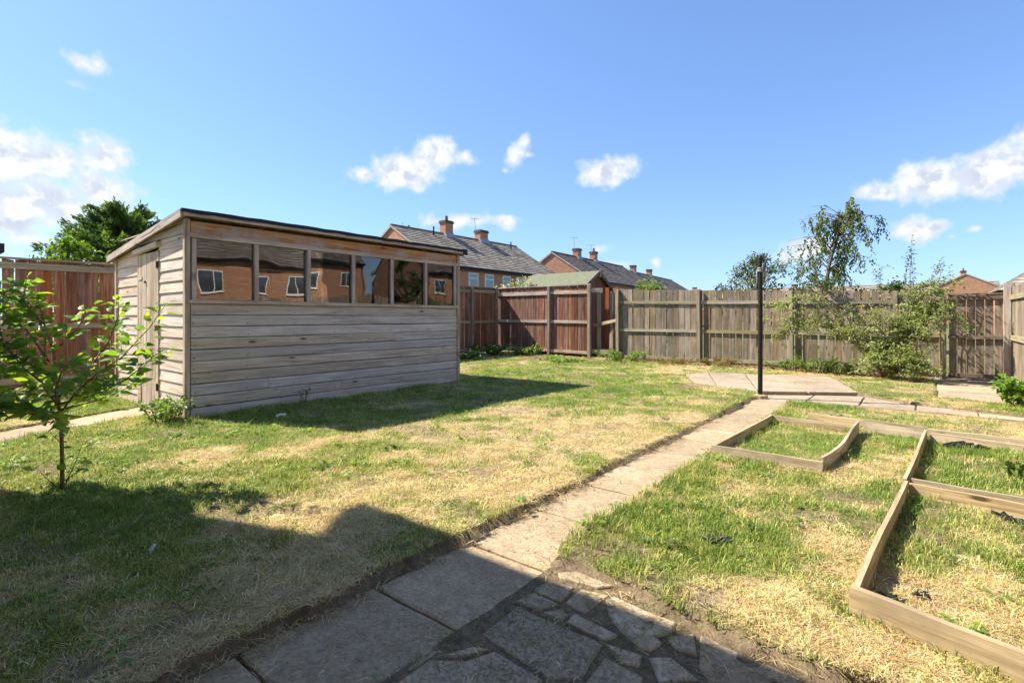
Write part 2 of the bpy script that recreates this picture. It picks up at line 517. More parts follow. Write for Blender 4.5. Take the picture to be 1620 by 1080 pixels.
class MB:
    def __init__(s): s.v = []; s.f = []
    def box(s, *a):
        n = len(s.v); s.v += boxv(*a); s.f += [tuple(i+n for i in f) for f in BOXF]
    def hexa(s, v8):
        n = len(s.v); s.v += v8; s.f += [tuple(i+n for i in f) for f in BOXF]
    def prism(s, poly, z0, z1, ins=0.0, zc=None):
        """vertical prism with an optional chamfered top"""
        n = len(s.v); k = len(poly)
        cx = sum(p[0] for p in poly)/k; cy = sum(p[1] for p in poly)/k
        s.v += [(p[0], p[1], z0) for p in poly]
        top = z1-ins
        s.v += [(p[0], p[1], top) for p in poly]
        if ins > 0:
            q = []
            for p in poly:
                d = math.hypot(p[0]-cx, p[1]-cy) or 1
                q.append((p[0]-(p[0]-cx)/d*ins*1.3, p[1]-(p[1]-cy)/d*ins*1.3, z1))
            s.v += q
        lv = 3 if ins > 0 else 2
        for l in range(lv-1):
            for i in range(k):
                j = (i+1) % k
                s.f.append((n+l*k+i, n+l*k+j, n+(l+1)*k+j, n+(l+1)*k+i))
        s.f.append(tuple(n+(lv-1)*k+i for i in range(k)))
        s.f.append(tuple(n+i for i in reversed(range(k))))
    def tube(s, pts, radii, sides=7, cap=True):
        n0 = len(s.v)
        prev = None
        for i, p in enumerate(pts):
            p = Vector(p)
            a = Vector(pts[max(i-1, 0)]); b = Vector(pts[min(i+1, len(pts)-1)])
            t = (b-a).normalized() if (b-a).length > 1e-9 else Vector((0, 0, 1))
            u = t.orthogonal().normalized() if prev is None else (prev - t*prev.dot(t)).normalized()
            prev = u
            w = t.cross(u)
            for k in range(sides):
                an = 2*math.pi*k/sides
                s.v.append(tuple(p + (u*math.cos(an) + w*math.sin(an))*radii[i]))
        for i in range(len(pts)-1):
            for k in range(sides):
                a = n0+i*sides+k; b = n0+i*sides+(k+1) % sides
                s.f.append((a, b, b+sides, a+sides))
        if cap:
            s.f.append(tuple(n0+k for k in reversed(range(sides))))
            e = n0+(len(pts)-1)*sides
            s.f.append(tuple(e+k for k in range(sides)))
    def mesh(s, name, m=None, smooth=False): return pydata(name, s.v, s.f, m, smooth)
    def build(s, name, m, parent=None, smooth=False, loc=(0, 0, 0), rot=(0, 0, 0)):
        return link(name, s.mesh(name, m, smooth), None, parent, loc, rot)


def bar(name, p0, p1, w, d, m, parent, org=(0, 0, 0), jit=.002):
    """a sawn timber from p0 to p1, its own length along local X; w across (horizontal), d high"""
    p0 = Vector(p0); p1 = Vector(p1)
    L = (p1-p0).length
    t = (p1-p0).normalized()
    j = lambda: random.uniform(-jit, jit)
    b = MB()
    b.v = [(x+0, y+j(), z+j()) for (x, y, z) in boxv(0, -w/2, -d/2, L, w/2, d/2)]
    b.f = list(BOXF)
    yaw = math.atan2(t.y, t.x); pit = -math.asin(max(-1, min(1, t.z)))
    o = b.build(name, m, parent)
    o.location = p0 - Vector(org)
    o.rotation_euler = (0, pit, yaw)
    return o


def board_variants(name, w, h, d, m, k=6, seed=0, skew=.012):
    """upright sawn boards, local Z up from 0, unit height scaled on placing"""
    r = random.Random(seed)
    res = []
    for i in range(k):
        b = MB()
        tw = w*r.uniform(.93, 1.04)
        v = boxv(-tw/2, -d/2, 0, tw/2, d/2, h)
        sl = r.uniform(-skew, skew); le = r.uniform(-.006, .006)
        v2 = []
        for n, (x, y, z) in enumerate(v):
            if z > 0:
                z += sl*x/w*2 + r.uniform(-.002, .002); x += le
            v2.append((x, y, z))
        # a waist so the edges are not dead straight
        mid = [(x+r.uniform(-.003, .003), y+r.uniform(-.003, .003), h*.5) for (x, y, z) in v2[:4]]
        n = 0
        b.v = v2[:4] + mid + v2[4:]
        b.f = [(0, 3, 2, 1), (8, 9, 10, 11)]
        for l in (0, 4):
            for i2 in range(4):
                j2 = (i2+1) % 4
                b.f.append((l+i2, l+j2, l+4+j2, l+4+i2))
        res.append(b.mesh(name, m))
    return res


# value noise for placing things
def vnoise(x, y, seed=0):
    x = np.asarray(x, float); y = np.asarray(y, float)
    xi = np.floor(x).astype(np.int64); yi = np.floor(y).astype(np.int64)
    fx = x-xi; fy = y-yi
    fx = fx*fx*(3-2*fx); fy = fy*fy*(3-2*fy)
    def h(a, b):
        n = (a*374761393 + b*668265263 + seed*974634777) & 0xFFFFFFFF
        n = ((n ^ (n >> 13))*1274126177) & 0xFFFFFFFF
        n = n ^ (n >> 16)
        return (n & 0xFFFF)/65535.0
    return (h(xi, yi)*(1-fx)+h(xi+1, yi)*fx)*(1-fy) + (h(xi, yi+1)*(1-fx)+h(xi+1, yi+1)*fx)*fy


def fbm(x, y, seed=0, oct=4):
    s = 0; a = .5; t = 0
    for o in range(oct):
        s = s + a*vnoise(x*2**o, y*2**o, seed+o*7); t += a; a *= .55
    return s/t


def inpoly(x, y, poly):
    x = np.asarray(x); y = np.asarray(y)
    r = np.zeros(x.shape, bool)
    n = len(poly)
    for i in range(n):
        x0, y0 = poly[i]; x1, y1 = poly[(i+1) % n]
        if y0 == y1: continue
        c = ((y0 > y) != (y1 > y)) & (x < (x1-x0)*(y-y0)/(y1-y0)+x0)
        r ^= c
    return r


# ------------------------------------------------------------------ layout (metres; +Y runs down the garden along the path)
FX0 = -11.05          # fence along the far side of the shed
FX1 = 1.22            # fence along the other boundary
FY = 13.05            # back fence
SX, SXB, SY0, SY1 = -6.56, -9.18, 2.26, 6.60    # shed
PATH = [(-1.90, -.15), (-1.90, 8.62), (-1.40, 8.62), (-1.43, 2.2), (-1.37, 2.0), (-1.37, -.15)]
CRAZY = [(-1.40, -.15), (-1.40, 2.08), (-1.2, 2.1), (-1.02, 2.05), (-.79, 2.0), (-.65, 1.975), (-.49, 1.96), (-.33, 1.965), (-.1, 2.0), (.4, 1.9), (1.0, 1.5), (1.2, -.15)]
SIDEP = [(-6.15, -.15), (-6.69, .75), (-6.97, 1.4), (-7.25, 2.24), (-7.98, 2.24), (-7.66, 1.37), (-7.33, .8), (-6.8, -.15)]
STRIP = [(-1.9, 7.96), (1.2, 7.96), (1.2, 8.6), (.3, 8.78), (-.1, 8.95), (-.7, 9.42), (-1.36, 9.02), (-1.9, 8.66)]
PATIO = [(-3.70, 10.2), (-3.09, 8.95), (-2.65, 8.8), (-2.0, 8.62), (-1.36, 9.0), (-.72, 9.42), (-1.36, 11.55), (-2.2, 11.35), (-2.8, 11.1), (-3.48, 10.85)]
APRON = [(.16, 9.7), (1.1, 9.6), (1.12, 12.9), (.2, 12.9)]
HARD = [PATH, CRAZY, SIDEP, STRIP, PATIO, APRON]


def hard_mask(x, y):
    jx = x + (fbm(x*9, y*9, 3)-.5)*.09
    jy = y + (fbm(x*9+50, y*9, 4)-.5)*.09
    r = np.zeros(np.shape(x), bool)
    for p in HARD: r |= inpoly(jx, jy, p)
    return r


def gauss(x, y, cx, cy, sx, sy):
    return np.exp(-((x-cx)/sx)**2 - ((y-cy)/sy)**2)


def tint(x, y):
    """0 = dead straw, 1 = green"""
    t = fbm(x*1.15, y*1.15, 21, 4)*1.15 + (fbm(x*5, y*5, 33, 3)-.5)*.8 - .06
    right = x > -1.4
    t = t + np.where(right, .05, .02)
    t += .24*gauss(x, y, -1.15, 2.9, .45, .75) + .15*gauss(x, y, -.75, 3.4, .5, .9)
    t -= .34*gauss(x, y, -.45, 2.55, .28, .55) + .28*gauss(x, y, -.2, 5.0, .3, .8) + .3*gauss(x, y, .2, 2.6, .5, .5)
    t -= .30*gauss(x, y, -.35, 2.15, .5, .16)
    t += .26*gauss(x, y, .35, 5.2, .5, .5) + .2*gauss(x, y, -1.0, 5.3, .4, .8)
    t -= .22*gauss(x, y, -2.6, 1.5, .5, .4)
    t += .22*gauss(x, y, -3.2, .9, .7, .4) + .14*gauss(x, y, -2.2, 2.0, .3, .5)
    t += .28*gauss(x, y, -5.6, 3.4, .9, 1.8) + .3*gauss(x, y, -6, 8.5, 2.2, 1.6) + .34*gauss(x, y, -6, 12.0, 1.5, .7)
    t += .2*gauss(x, y, -8, 1.9, 2.5, 1.2)
    t -= .15*gauss(x, y, -3.7, 4.7, .9, .5)
    t -= .35*gauss(x, y, -2.6, 12.4, 3.0, .6)
    return np.clip(t, 0, 1)


def bare(x, y):
    b = np.clip((fbm(x*2.3, y*2.3, 57, 4)-.60)*6, 0, .8)
    b = np.maximum(b, gauss(x, y, -8.6, 11.9, 1.9, .75)*1.1)            # dug-over corner by the stained fence
    b = np.maximum(b, np.clip((y-12.25)/.4, 0, 1)*np.clip((x+6.8)/1.0, 0, 1)*.9)
    b = np.maximum(b, .8*gauss(x, y, -.3, 10.2, .9, .5)*fbm(x*3, y*3, 9))
    return np.clip(b, 0, 1)


def lawn_z(x, y, hm=None):
    if hm is None: hm = hard_mask(x, y)
    z = .048 + (fbm(x*1.3, y*1.3, 5, 3)-.5)*.05 + (fbm(x*10, y*10, 6, 3)-.5)*.024
    z = np.where(x > -1.4, z-.012, z)
    cr = inpoly(x, y, CRAZY)
    return np.where(hm, np.where(cr, .0075, -.020) + (fbm(x*12, y*12, 8, 3)-.5)*.018, z)


# ------------------------------------------------------------------ the ground
me = pydata('ground', [(-700, -700, -.06), (700, -700, -.06), (700, 700, -.06), (-700, 700, -.06)], [(0, 1, 2, 3)], M['ground'])
tag(link('ground', me), 'open ground beyond the garden fences', None, None, 'structure')


def build_lawn():
    st = .04
    xs = np.arange(FX0-.05, FX1+.06, st); ys = np.arange(-.16, FY+.35, st)
    X, Y = np.meshgrid(xs, ys)
    hm = hard_mask(X, Y)
    Z = lawn_z(X, Y, hm)
    nx, ny = len(xs), len(ys)
    V = np.stack([X.ravel(), Y.ravel(), Z.ravel()], 1)
    i = np.arange(nx*ny).reshape(ny, nx)
    F = np.stack([i[:-1, :-1].ravel(), i[:-1, 1:].ravel(), i[1:, 1:].ravel(), i[1:, :-1].ravel()], 1)
    me = bpy.data.meshes.new('lawn')
    me.vertices.add(len(V)); me.vertices.foreach_set('co', V.ravel())
    me.loops.add(F.size); me.loops.foreach_set('vertex_index', F.ravel())
    me.polygons.add(len(F)); me.polygons.foreach_set('loop_start', np.arange(0, F.size, 4))
    me.polygons.foreach_set('use_smooth', np.ones(len(F), bool))
    me.update(); me.validate()
    a = me.attributes.new('tint', 'FLOAT', 'POINT'); a.data.foreach_set('value', tint(X, Y).ravel())
    bb = bare(X, Y)
    # soil shows along the cut edges of the lawn
    e = hm.astype(float)
    sm = e.copy()
    for _ in range(2):
        sm = (sm + np.roll(sm, 1, 0) + np.roll(sm, -1, 0) + np.roll(sm, 1, 1) + np.roll(sm, -1, 1))/5
    bb = np.where(hm, 1, np.maximum(bb, np.clip(sm*2.4, 0, 1)))
    a = me.attributes.new('bare', 'FLOAT', 'POINT'); a.data.foreach_set('value', bb.ravel())
    me.materials.append(M['soil'])
    o = link('lawn', me)
    tag(o, 'patchy half-dried lawn between shed, path and beds', None, None, 'structure')
build_lawn()


# ------------------------------------------------------------------ paving: every slab its own piece
def slab_mesh(poly, z0, z1, m, name='slab', ins=.007, wob=.004, seed=0):
    r = random.Random(seed)
    pts = []
    k = len(poly)
    for i in range(k):
        a = poly[i]; b = poly[(i+1) % k]
        L = math.hypot(b[0]-a[0], b[1]-a[1])
        n = max(1, min(4, int(L/.14)))
        for q in range(n):
            t = q/n
            w = wob if q else wob*.5
            pts.append((a[0]+(b[0]-a[0])*t+r.uniform(-w, w), a[1]+(b[1]-a[1])*t+r.uniform(-w, w)))
    # orient ccw
    ar = sum(pts[i][0]*pts[(i+1) % len(pts)][1]-pts[(i+1) % len(pts)][0]*pts[i][1] for i in range(len(pts)))
    if ar < 0: pts.reverse()
    cx = sum(p[0] for p in pts)/len(pts); cy = sum(p[1] for p in pts)/len(pts)
    b = MB()
    b.prism([(p[0]-cx, p[1]-cy) for p in pts], z0, z1, ins)
    return b.mesh(name, m), (cx, cy, 0)


path = empty('garden_path', (0, 0, 0)); tag(path, None, None, None, 'structure')
path['label'] = 'straight concrete slab path running from the house to the clothes post'
ys = [.23, .81, 1.40, 1.99, 2.60, 3.19, 3.80, 4.42, 5.02, 5.63, 6.25, 6.86, 7.46, 7.97]
for i in range(len(ys)-1):
    g_ = .009
    me, loc = slab_mesh([(-1.895, ys[i]+g_), (-1.345, ys[i]+g_), (-1.345, ys[i+1]-g_), (-1.895, ys[i+1]-g_)], -.05, .004+random.uniform(-.004, .004), M['concrete'], seed=i)
    link('slab', me, None, path, loc, (random.uniform(-.004, .004), random.uniform(-.004, .004), random.uniform(-.004, .004)))
xs = [-1.9, -1.28, -.66, -.05, .56, 1.16]
fy = [8.60, 9.02, 9.36, 8.86, 8.70, 8.56]
cross = empty('cross_path'); tag(cross, None, None, None, 'structure'); cross['label'] = 'concrete slab path crossing towards the gate'
for i in range(len(xs)-1):
    me, loc = slab_mesh([(xs[i]+.008, 7.975), (xs[i+1]-.008, 7.975), (xs[i+1]-.008, fy[i+1]), (xs[i]+.008, fy[i])], -.05, .006+random.uniform(-.005, .005), M['concrete_pale'], seed=40+i)
    link('slab', me, None, cross, loc)
sp = empty('side_path'); tag(sp, None, None, None, 'structure'); sp['label'] = 'narrow concrete path leading up to the shed door'
a = [(-6.30, 0.06), (-6.71, .75), (-6.99, 1.4), (-7.27, 2.22)]
b = [(-7.0, 0.06), (-7.32, .78), (-7.65, 1.37), (-7.96, 2.22)]
for i in range(3):
    me, loc = slab_mesh([a[i], b[i], (b[i+1][0], b[i+1][1]-.012), (a[i+1][0], a[i+1][1]-.012)], -.05, .03, M['concrete'], seed=60+i)
    link('slab', me, None, sp, loc)
pt = empty('flagstone_patio'); tag(pt, None, None, None, 'structure'); pt['label'] = 'pale flagstones laid askew behind the clothes post'
J = [((-3.70, 10.2), (-3.09, 8.98)), ((-3.46, 10.9), (-2.66, 8.82)), ((-2.80, 11.14), (-1.98, 8.62)), ((-2.17, 11.36), (-1.36, 9.02)), ((-1.36, 11.58), (-.74, 9.43))]
for i in range(4):
    (A, B), (D, C) = J[i], J[i+1]
    lerp = lambda p, q, t: (p[0]+(q[0]-p[0])*t, p[1]+(q[1]-p[1])*t)
    for (t0, t1) in ((0, .49), (.505, 1)):
        q = [lerp(lerp(A, B, t0), lerp(D, C, t0), .02), lerp(lerp(A, B, t1), lerp(D, C, t1), .02), lerp(lerp(A, B, t1), lerp(D, C, t1), .98), lerp(lerp(A, B, t0), lerp(D, C, t0), .98)]
        me, loc = slab_mesh(q, -.05, .055+random.uniform(-.006, .006), M['concrete_pale'], 'flagstone', seed=80+i*3+int(t0*2))
        link('flagstone', me, None, pt, loc)
ap = empty('gate_apron'); tag(ap, None, None, None, 'structure'); ap['label'] = 'worn concrete slabs in front of the gate'
for i, (y0, y1) in enumerate(((9.75, 10.75), (10.77, 11.8), (11.82, 12.88))):
    me, loc = slab_mesh([(.2, y0), (1.08, y0-.05), (1.1, y1-.02), (.22, y1)], -.05, .03, M['concrete_pale'], seed=100+i)
    link('slab', me, None, ap, loc)
cz = empty('crazy_paving'); tag(cz, None, None, None, 'structure'); cz['label'] = 'broken crazy paving set in earth beside the path'
ST = [
 ('d', [(-1.29, 1.66), (-.91, 1.67), (-.87, 1.46), (-.96, 1.40), (-1.285, 1.425)]),
 ('d', [(-1.33, 1.05), (-1.332, 1.215), (-1.235, 1.285), (-1.185, 1.385), (-.97, 1.372), (-.955, 1.02), (-1.1, .95)]),
 ('s', [(-1.315, 1.25), (-1.26, 1.362), (-1.205, 1.38), (-1.25, 1.292)]),
 ('s', [(-1.315, 1.99), (-1.259, 2.06), (-1.063, 2.045), (-1.115, 1.99), (-1.29, 1.955)]),
 ('s', [(-1.322, 1.806), (-1.312, 1.925), (-1.192, 1.934), (-1.178, 1.795)]),
 ('s', [(-1.162, 1.805), (-1.172, 1.944), (-1.045, 1.98), (-1.06, 1.79)]),
 ('s', [(-1.32, 1.682), (-1.312, 1.783), (-1.165, 1.772), (-1.21, 1.69)]),
 ('s', [(-1.195, 1.685), (-1.148, 1.768), (-1.10, 1.738), (-1.10, 1.69)]),
 ('s', [(-1.08, 1.688), (-1.085, 1.76), (-.885, 1.745), (-.91, 1.69)]),
 ('s', [(-1.036, 1.935), (-1.027, 1.975), (-.742, 1.952), (-.736, 1.9), (-.764, 1.82), (-.74, 1.8), (-.748, 1.733), (-.79, 1.722), (-.893, 1.772), (-.972, 1.838)]),
 ('s', [(-.895, 1.67), (-.77, 1.698), (-.748, 1.638), (-.803, 1.615)]),
 ('d', [(-.862, 1.6), (-.712, 1.585), (-.66, 1.40), (-.80, 1.30), (-.855, 1.45)]),
 ('s', [(-.645, 1.935), (-.632, 1.95), (-.30, 1.91), (-.31, 1.70), (-.535, 1.70), (-.585, 1.763)]),
 ('s', [(-.735, 1.85), (-.662, 1.935), (-.615, 1.811), (-.685, 1.80)]),
 ('s', [(-.745, 1.70), (-.682, 1.75), (-.572, 1.70), (-.66, 1.605)]),
 ('d', [(-.62, 1.56), (-.52, 1.66), (-.30, 1.66), (-.28, 1.30), (-.58, 1.28)]),
 ('s', [(-.27, 1.90), (.05, 1.92), (.10, 1.6), (-.26, 1.58)]),
 ('d', [(-.93, 1.35), (-.83, 1.28), (-.68, 1.20), (-.62, .9), (-.92, .9)]),
 ('d', [(-.25, 1.54), (.2, 1.56), (.3, 1.1), (-.24, 1.1)]),
 ('s', [(-.58, 1.25), (-.28, 1.25), (-.28, .85), (-.58, .88)])]
for i, (k, q) in enumerate(ST):
    me, loc = slab_mesh(q, -.06, .013+random.uniform(-.003, .005), M['stone_dark' if k == 'd' else 'stone'], 'stone', ins=.005, wob=.011, seed=200+i)
    link('stone', me, None, cz, loc, (random.uniform(-.008, .008), random.uniform(-.008, .008), 0))


# ------------------------------------------------------------------ the shed
def build_shed():
    O = Vector((SX, SY0, 0))
    s = empty('garden_shed', O, 'weathered grey timber shed with a lean-to roof and a row of six windows', 'shed')
    zf, zr = 2.35, 2.06                       # wall heights at front and rear
    W = SX-SXB; L = SY1-SY0
    top = lambda x: zr + (zf-zr)*(x-SXB)/W      # underside of the roof at world x
    # front cladding: shiplap boards, mesh X runs along the wall, Y is outward (-) ...
    def lap(len_, h, m):
        b = MB()
        pr = [(-.006, 0), (-.020, .003), (-.0205, h*.80), (-.0165, h*.92), (-.013, h*.985), (-.006, h)]
        n = len(pr)
        r = random.Random(int(len_*1000+h*777+len(bpy.data.meshes)))
        ks = max(1, int(len_/.7))
        for i in range(ks+1):
            dz = r.uniform(-.003, .003); dy = r.uniform(-.003, .002)
            b.v += [(len_*i/ks, y+dy, z+dz) for (y, z) in pr]
        for i in range(ks):
            for k in range(n):
                k2 = (k+1) % n
                b.f.append((i*n+k, i*n+k2, (i+1)*n+k2, (i+1)*n+k))
        b.f.append(tuple(range(n))); b.f.append(tuple(ks*n+k for k in reversed(range(n))))
        return b.mesh('board', m)
    h = .1335
    for i in range(10):
        z = .03 + i*h
        hh = h if i < 9 else 1.365-z
        cuts = [0, L-.03]
        if i in (1, 2): cuts = [0, .9 if i == 2 else 1.95, L-.03]
        elif i == 6: cuts = [0, 2.9, L-.03]
        for a, b in zip(cuts[:-1], cuts[1:]):
            link('board', lap(b-a-.006, hh-.006, M['shed_x']), None, s, (0, .03+a, z), (0, 0, R(90)))
    bar('sill', (SX+.02, SY0+.0, 1.385), (SX+.02, SY1+.01, 1.385), .075, .042, M['shed_trim'], s, O)
    bar('head_rail', (SX+.018, SY0+.0, 2.142), (SX+.018, SY1+.01, 2.142), .06, .05, M['shed_trim'], s, O)
    fb = bar('frieze_board', (SX+.004, SY0+.03, 2.238), (SX+.004, SY1-.0, 2.238), .02, .142, M['shed_warm'], s, O)
    # windows
    n = 6; x0 = SY0+.06; x1 = SY1-.05
    pw = (x1-x0)/n
    for i in range(n+1):
        y = x0+i*pw
        if i in (0, n):
            bar('window_jamb', (SX+.0, y, 1.408), (SX+.0, y, 2.115), .05, .05, M['shed_trim'], s, O)
        else:
            bar('mullion', (SX+.012, y, 1.408), (SX+.012, y, 2.115), .05, .055, M['shed_trim'], s, O)
            bar('glazing_stud', (SX-.05, y-.005, 1.408), (SX-.05, y-.005, 2.115), .045, .065, M['shed_warm'], s, O)
    for i in range(n):
        y = x0+i*pw
        b = MB(); b.box(-.002, .026, 0, .002, pw-.026, .705)
        b.build('pane', M['pane'], s, loc=Vector((SX-.006, y, 1.409))-O, rot=(0, R(random.uniform(-.4, .4)), R(random.uniform(-.5, .5))))
        # glazing beads inside
        bar('glazing_bead', (SX-.022, y+.03, 1.418), (SX-.022, y+pw-.03, 1.418), .018, .018, M['shed_warm'], s, O)
    # corner posts
    for (x, y, hh, nm) in ((SX+.014, SY0-.014, zf-.03, 0), (SX+.014, SY1+.02, zf-.03, 1), (SXB, SY0-.01, zr-.02, 2), (SXB, SY1+.01, zr-.02, 3)):
        b = MB(); b.box(-.028, -.028, 0.01, .028, .028, hh)
        b.build('corner_post', M['shed_z'], s, loc=Vector((x, y, 0))-O)
    # gable end with the door
    dx0, dx1, dz = -8.20, -7.45, 2.075
    def side_board(xa, xb, z, hh, yy, sgn):
        za = min(z+hh, top(xa)-.01); zb = min(z+hh, top(xb)-.01)
        if max(za, zb) < z+.015: return
        za = max(za, z+.004); zb = max(zb, z+.004)
        r = random.uniform
        o_, i_ = -.019*sgn, -.0065*sgn
        b = MB()
        v = [(xa, o_, z), (xb, o_, z), (xb, -.004*sgn+.012*sgn, z), (xa, -.004*sgn+.012*sgn, z), (xa, i_, za), (xb, i_, zb), (xb, .012*sgn, zb), (xa, .012*sgn, za)]
        cx = (xa+xb)/2
        b.hexa([(p[0]-cx, p[1]+r(-.002, .002), p[2]-z) for p in v])
        if sgn < 0:
            b.f = [tuple(reversed(f)) for f in b.f]
        b.build('board', M['shed_x'], s, loc=Vector((cx, yy, z))-O)
    zz = .03
    while zz < zf:
        if zz < dz-.03:
            side_board(SXB+.03, dx0-.02, zz, h-.003, SY0, 1)
            side_board(dx1+.02, SX-.02, zz, h-.003, SY0, 1)
        else:
            side_board(SXB+.03, SX-.02, zz, h-.003, SY0, 1)
        side_board(SXB+.03, SX-.02, zz, h-.003, SY1, -1)
        if zz < zr-.02:
            link('board', lap(L-.06, min(h, zr-.01-zz)-.002, M['shed_x']), None, s, Vector((SXB, SY1-.03, zz))-O, (0, 0, R(-90)))
        zz += h
    # door
    d = empty('door'); d.parent = s; d.location = Vector((dx0, SY0-.012, 0))-O
    dw = dx1-dx0; k = 7
    for i in range(k):
        b = MB(); w = dw/k
        b.box(-w/2+.003, -.011+random.uniform(-.002, .002), .05+random.uniform(-.006, .006), w/2-.003, .011, 2.03)
        b.build('plank', M['shed_z'], d, loc=(w*(i+.5), 0, 0))
    for z in (.30, 1.05, 1.80):
        b = MB(); b.box(.02, .012, z-.045, dw-.02, .032, z+.045); b.build('ledge', M['shed_x'], d)
    b = MB(); b.box(.02, -.022, .10, .135, -.0125, .32); b.build('repair_patch', M['shed_warm'], d)
    b = MB(); b.box(.02, -.020, 1.70, .16, -.0125, 1.745); b.build('repair_patch', M['shed_trim'], d)
    for z in (.33, 1.86):
        b = MB(); b.box(dw-.04, -.022, z-.04, dw+.03, -.0125, z+.04); b.tube([(dw+.002, -.026, z-.045), (dw+.002, -.026, z+.045)], [.009, .009], 6)
        b.build('hinge', M['iron'], d)
    b = MB(); b.box(dw-.10, -.020, 1.07, dw+.05, -.0125, 1.10); b.box(dw-.02, -.04, 1.03, dw+.015, -.013, 1.075); b.build('padlock_hasp', M['iron'], d)
    b = MB(); b.tube([(.30, -.03, 1.66), (.30, -.012, 1.66)], [.016, .016], 8); b.build('turn_button', M['iron'], d)
    for x in (dx0-.012, dx1+.012):
        b = MB(); b.box(-.012, -.028, .04, .012, .02, dz-.03); b.build('door_jamb', M['shed_z'], s, loc=Vector((x, SY0, 0))-O)
    bar('door_drip_board', (dx0-.10, SY0-.04, dz-.012), (dx1+.07, SY0-.04, dz+.035), .055, .06, M['shed_x'], s, O)
    # roof: boarded deck, felt, fascias
    ov = .12; oe = .09
    xa, xb = SXB-.12, SX+ov
    za, zb = top(xa)+.012, top(xb)+.012
    rb = MB()
    k = 12
    y0, y1 = SY0-oe, SY1+.08
    rb.hexa([(xa, y0, za), (xb, y0, zb), (xb, y1, zb), (xa, y1, za), (xa, y0, za+.03), (xb, y0, zb+.03), (xb, y1, zb+.03), (xa, y1, za+.03)])
    rb.v = [tuple(Vector(v)-O) for v in rb.v]
    rb.build('roof_deck', M['shed_warm'], s)
    # felt as a slightly buckled sheet folded over the front edge
    fm = MB(); nx, ny = 9, 26
    for i in range(nx+1):
        for j in range(ny+1):
            t = i/nx
            x = xa-.02+(xb-xa+.045)*t; y = y0-.015+(y1-y0+.03)*j/ny
            z = top(x)+.048 + .003*math.sin(j*2.1+i*.3) + random.uniform(-.002, .003)
            fm.v.append((x-O.x, y-O.y, z))
    for j in range(ny+1):
        t = fm.v[nx*(ny+1)+j]
        fm.v.append((t[0]+.004, t[1], t[2]-.036-.010*abs(math.sin(j*1.7))))
    for i in range(nx+1):
        for j in range(ny):
            a0 = i*(ny+1)+j
            fm.f.append((a0, a0+ny+1, a0+ny+2, a0+1))
    # turned-down verge with a torn lip
    base = len(fm.v)
    for i in range(nx+1):
        v = fm.v[i*(ny+1)]
        fm.v.append((v[0], v[1]-.004, v[2]-(.02 + (.035 if i in (5, 6) else .0) + random.uniform(0, .015))))
    for i in range(nx):
        fm.f.append((i*(ny+1), base+i, base+i+1, (i+1)*(ny+1)))
    o = fm.build('roofing_felt', M['felt'], s)
    sol = o.modifiers.new('thickness', 'SOLIDIFY'); sol.thickness = .005; sol.offset = 1
    bar('fascia', (xb+.012, y0, zb-.004), (xb+.012, y0+2.35, zb-.004), .022, .062, M['shed_trim'], s, O)
    bar('fascia', (xb+.013, y0+2.354, zb-.006), (xb+.013, y1-.05, zb-.006), .022, .058, M['shed_trim'], s, O)
    b = MB(); b.box(-.03, -.05, -.05, .035, .05, .045); b.build('felt_corner', M['felt'], s, loc=Vector((xb+.005, y1, zb+.004))-O)
    bar('barge_board', (xa, y0-.012, za-.012), (xb, y0-.012, zb-.012), .022, .085, M['shed_trim'], s, O)
    bar('barge_board', (xa, y1+.012, za-.012), (xb, y1+.012, zb-.012), .022, .085, M['shed_trim'], s, O)
    bar('fascia', (xa-.012, y0, za-.012), (xa-.012, y1, za-.012), .022, .085, M['shed_trim'], s, O)
    b = MB(); b.box(SXB+.03, SY0+.03, .02, SX-.03, SY1-.03, .06); b.v = [tuple(Vector(v)-O) for v in b.v]; b.build('floor', M['render_dark'], s)
    # studs seen through the glass on the rear wall, and a bench
    for i in range(5):
        y = SY0+.5+i*.85
        bar('rear_stud', (SXB+.05, y, .08), (SXB+.05, y, zr-.03), .05, .05, M['shed_warm'], s, O)
    # nail heads along the studs
    nm = MB()
    for i in range(10):
        z = .03+i*h+h*.25
        for k in range(8):
            y = SY0+.06+k*(L-.14)/7+random.uniform(-.012, .012)
            zz = z+random.uniform(-.01, .01)
            nm.box(SX+.019, y-.006, zz-.006, SX+.0222, y+.006, zz+.006)
    nm.v = [tuple(Vector(v)-O) for v in nm.v]
    o = nm.build('nail_heads', M['iron'], s); o['kind'] = 'stuff'
build_shed()


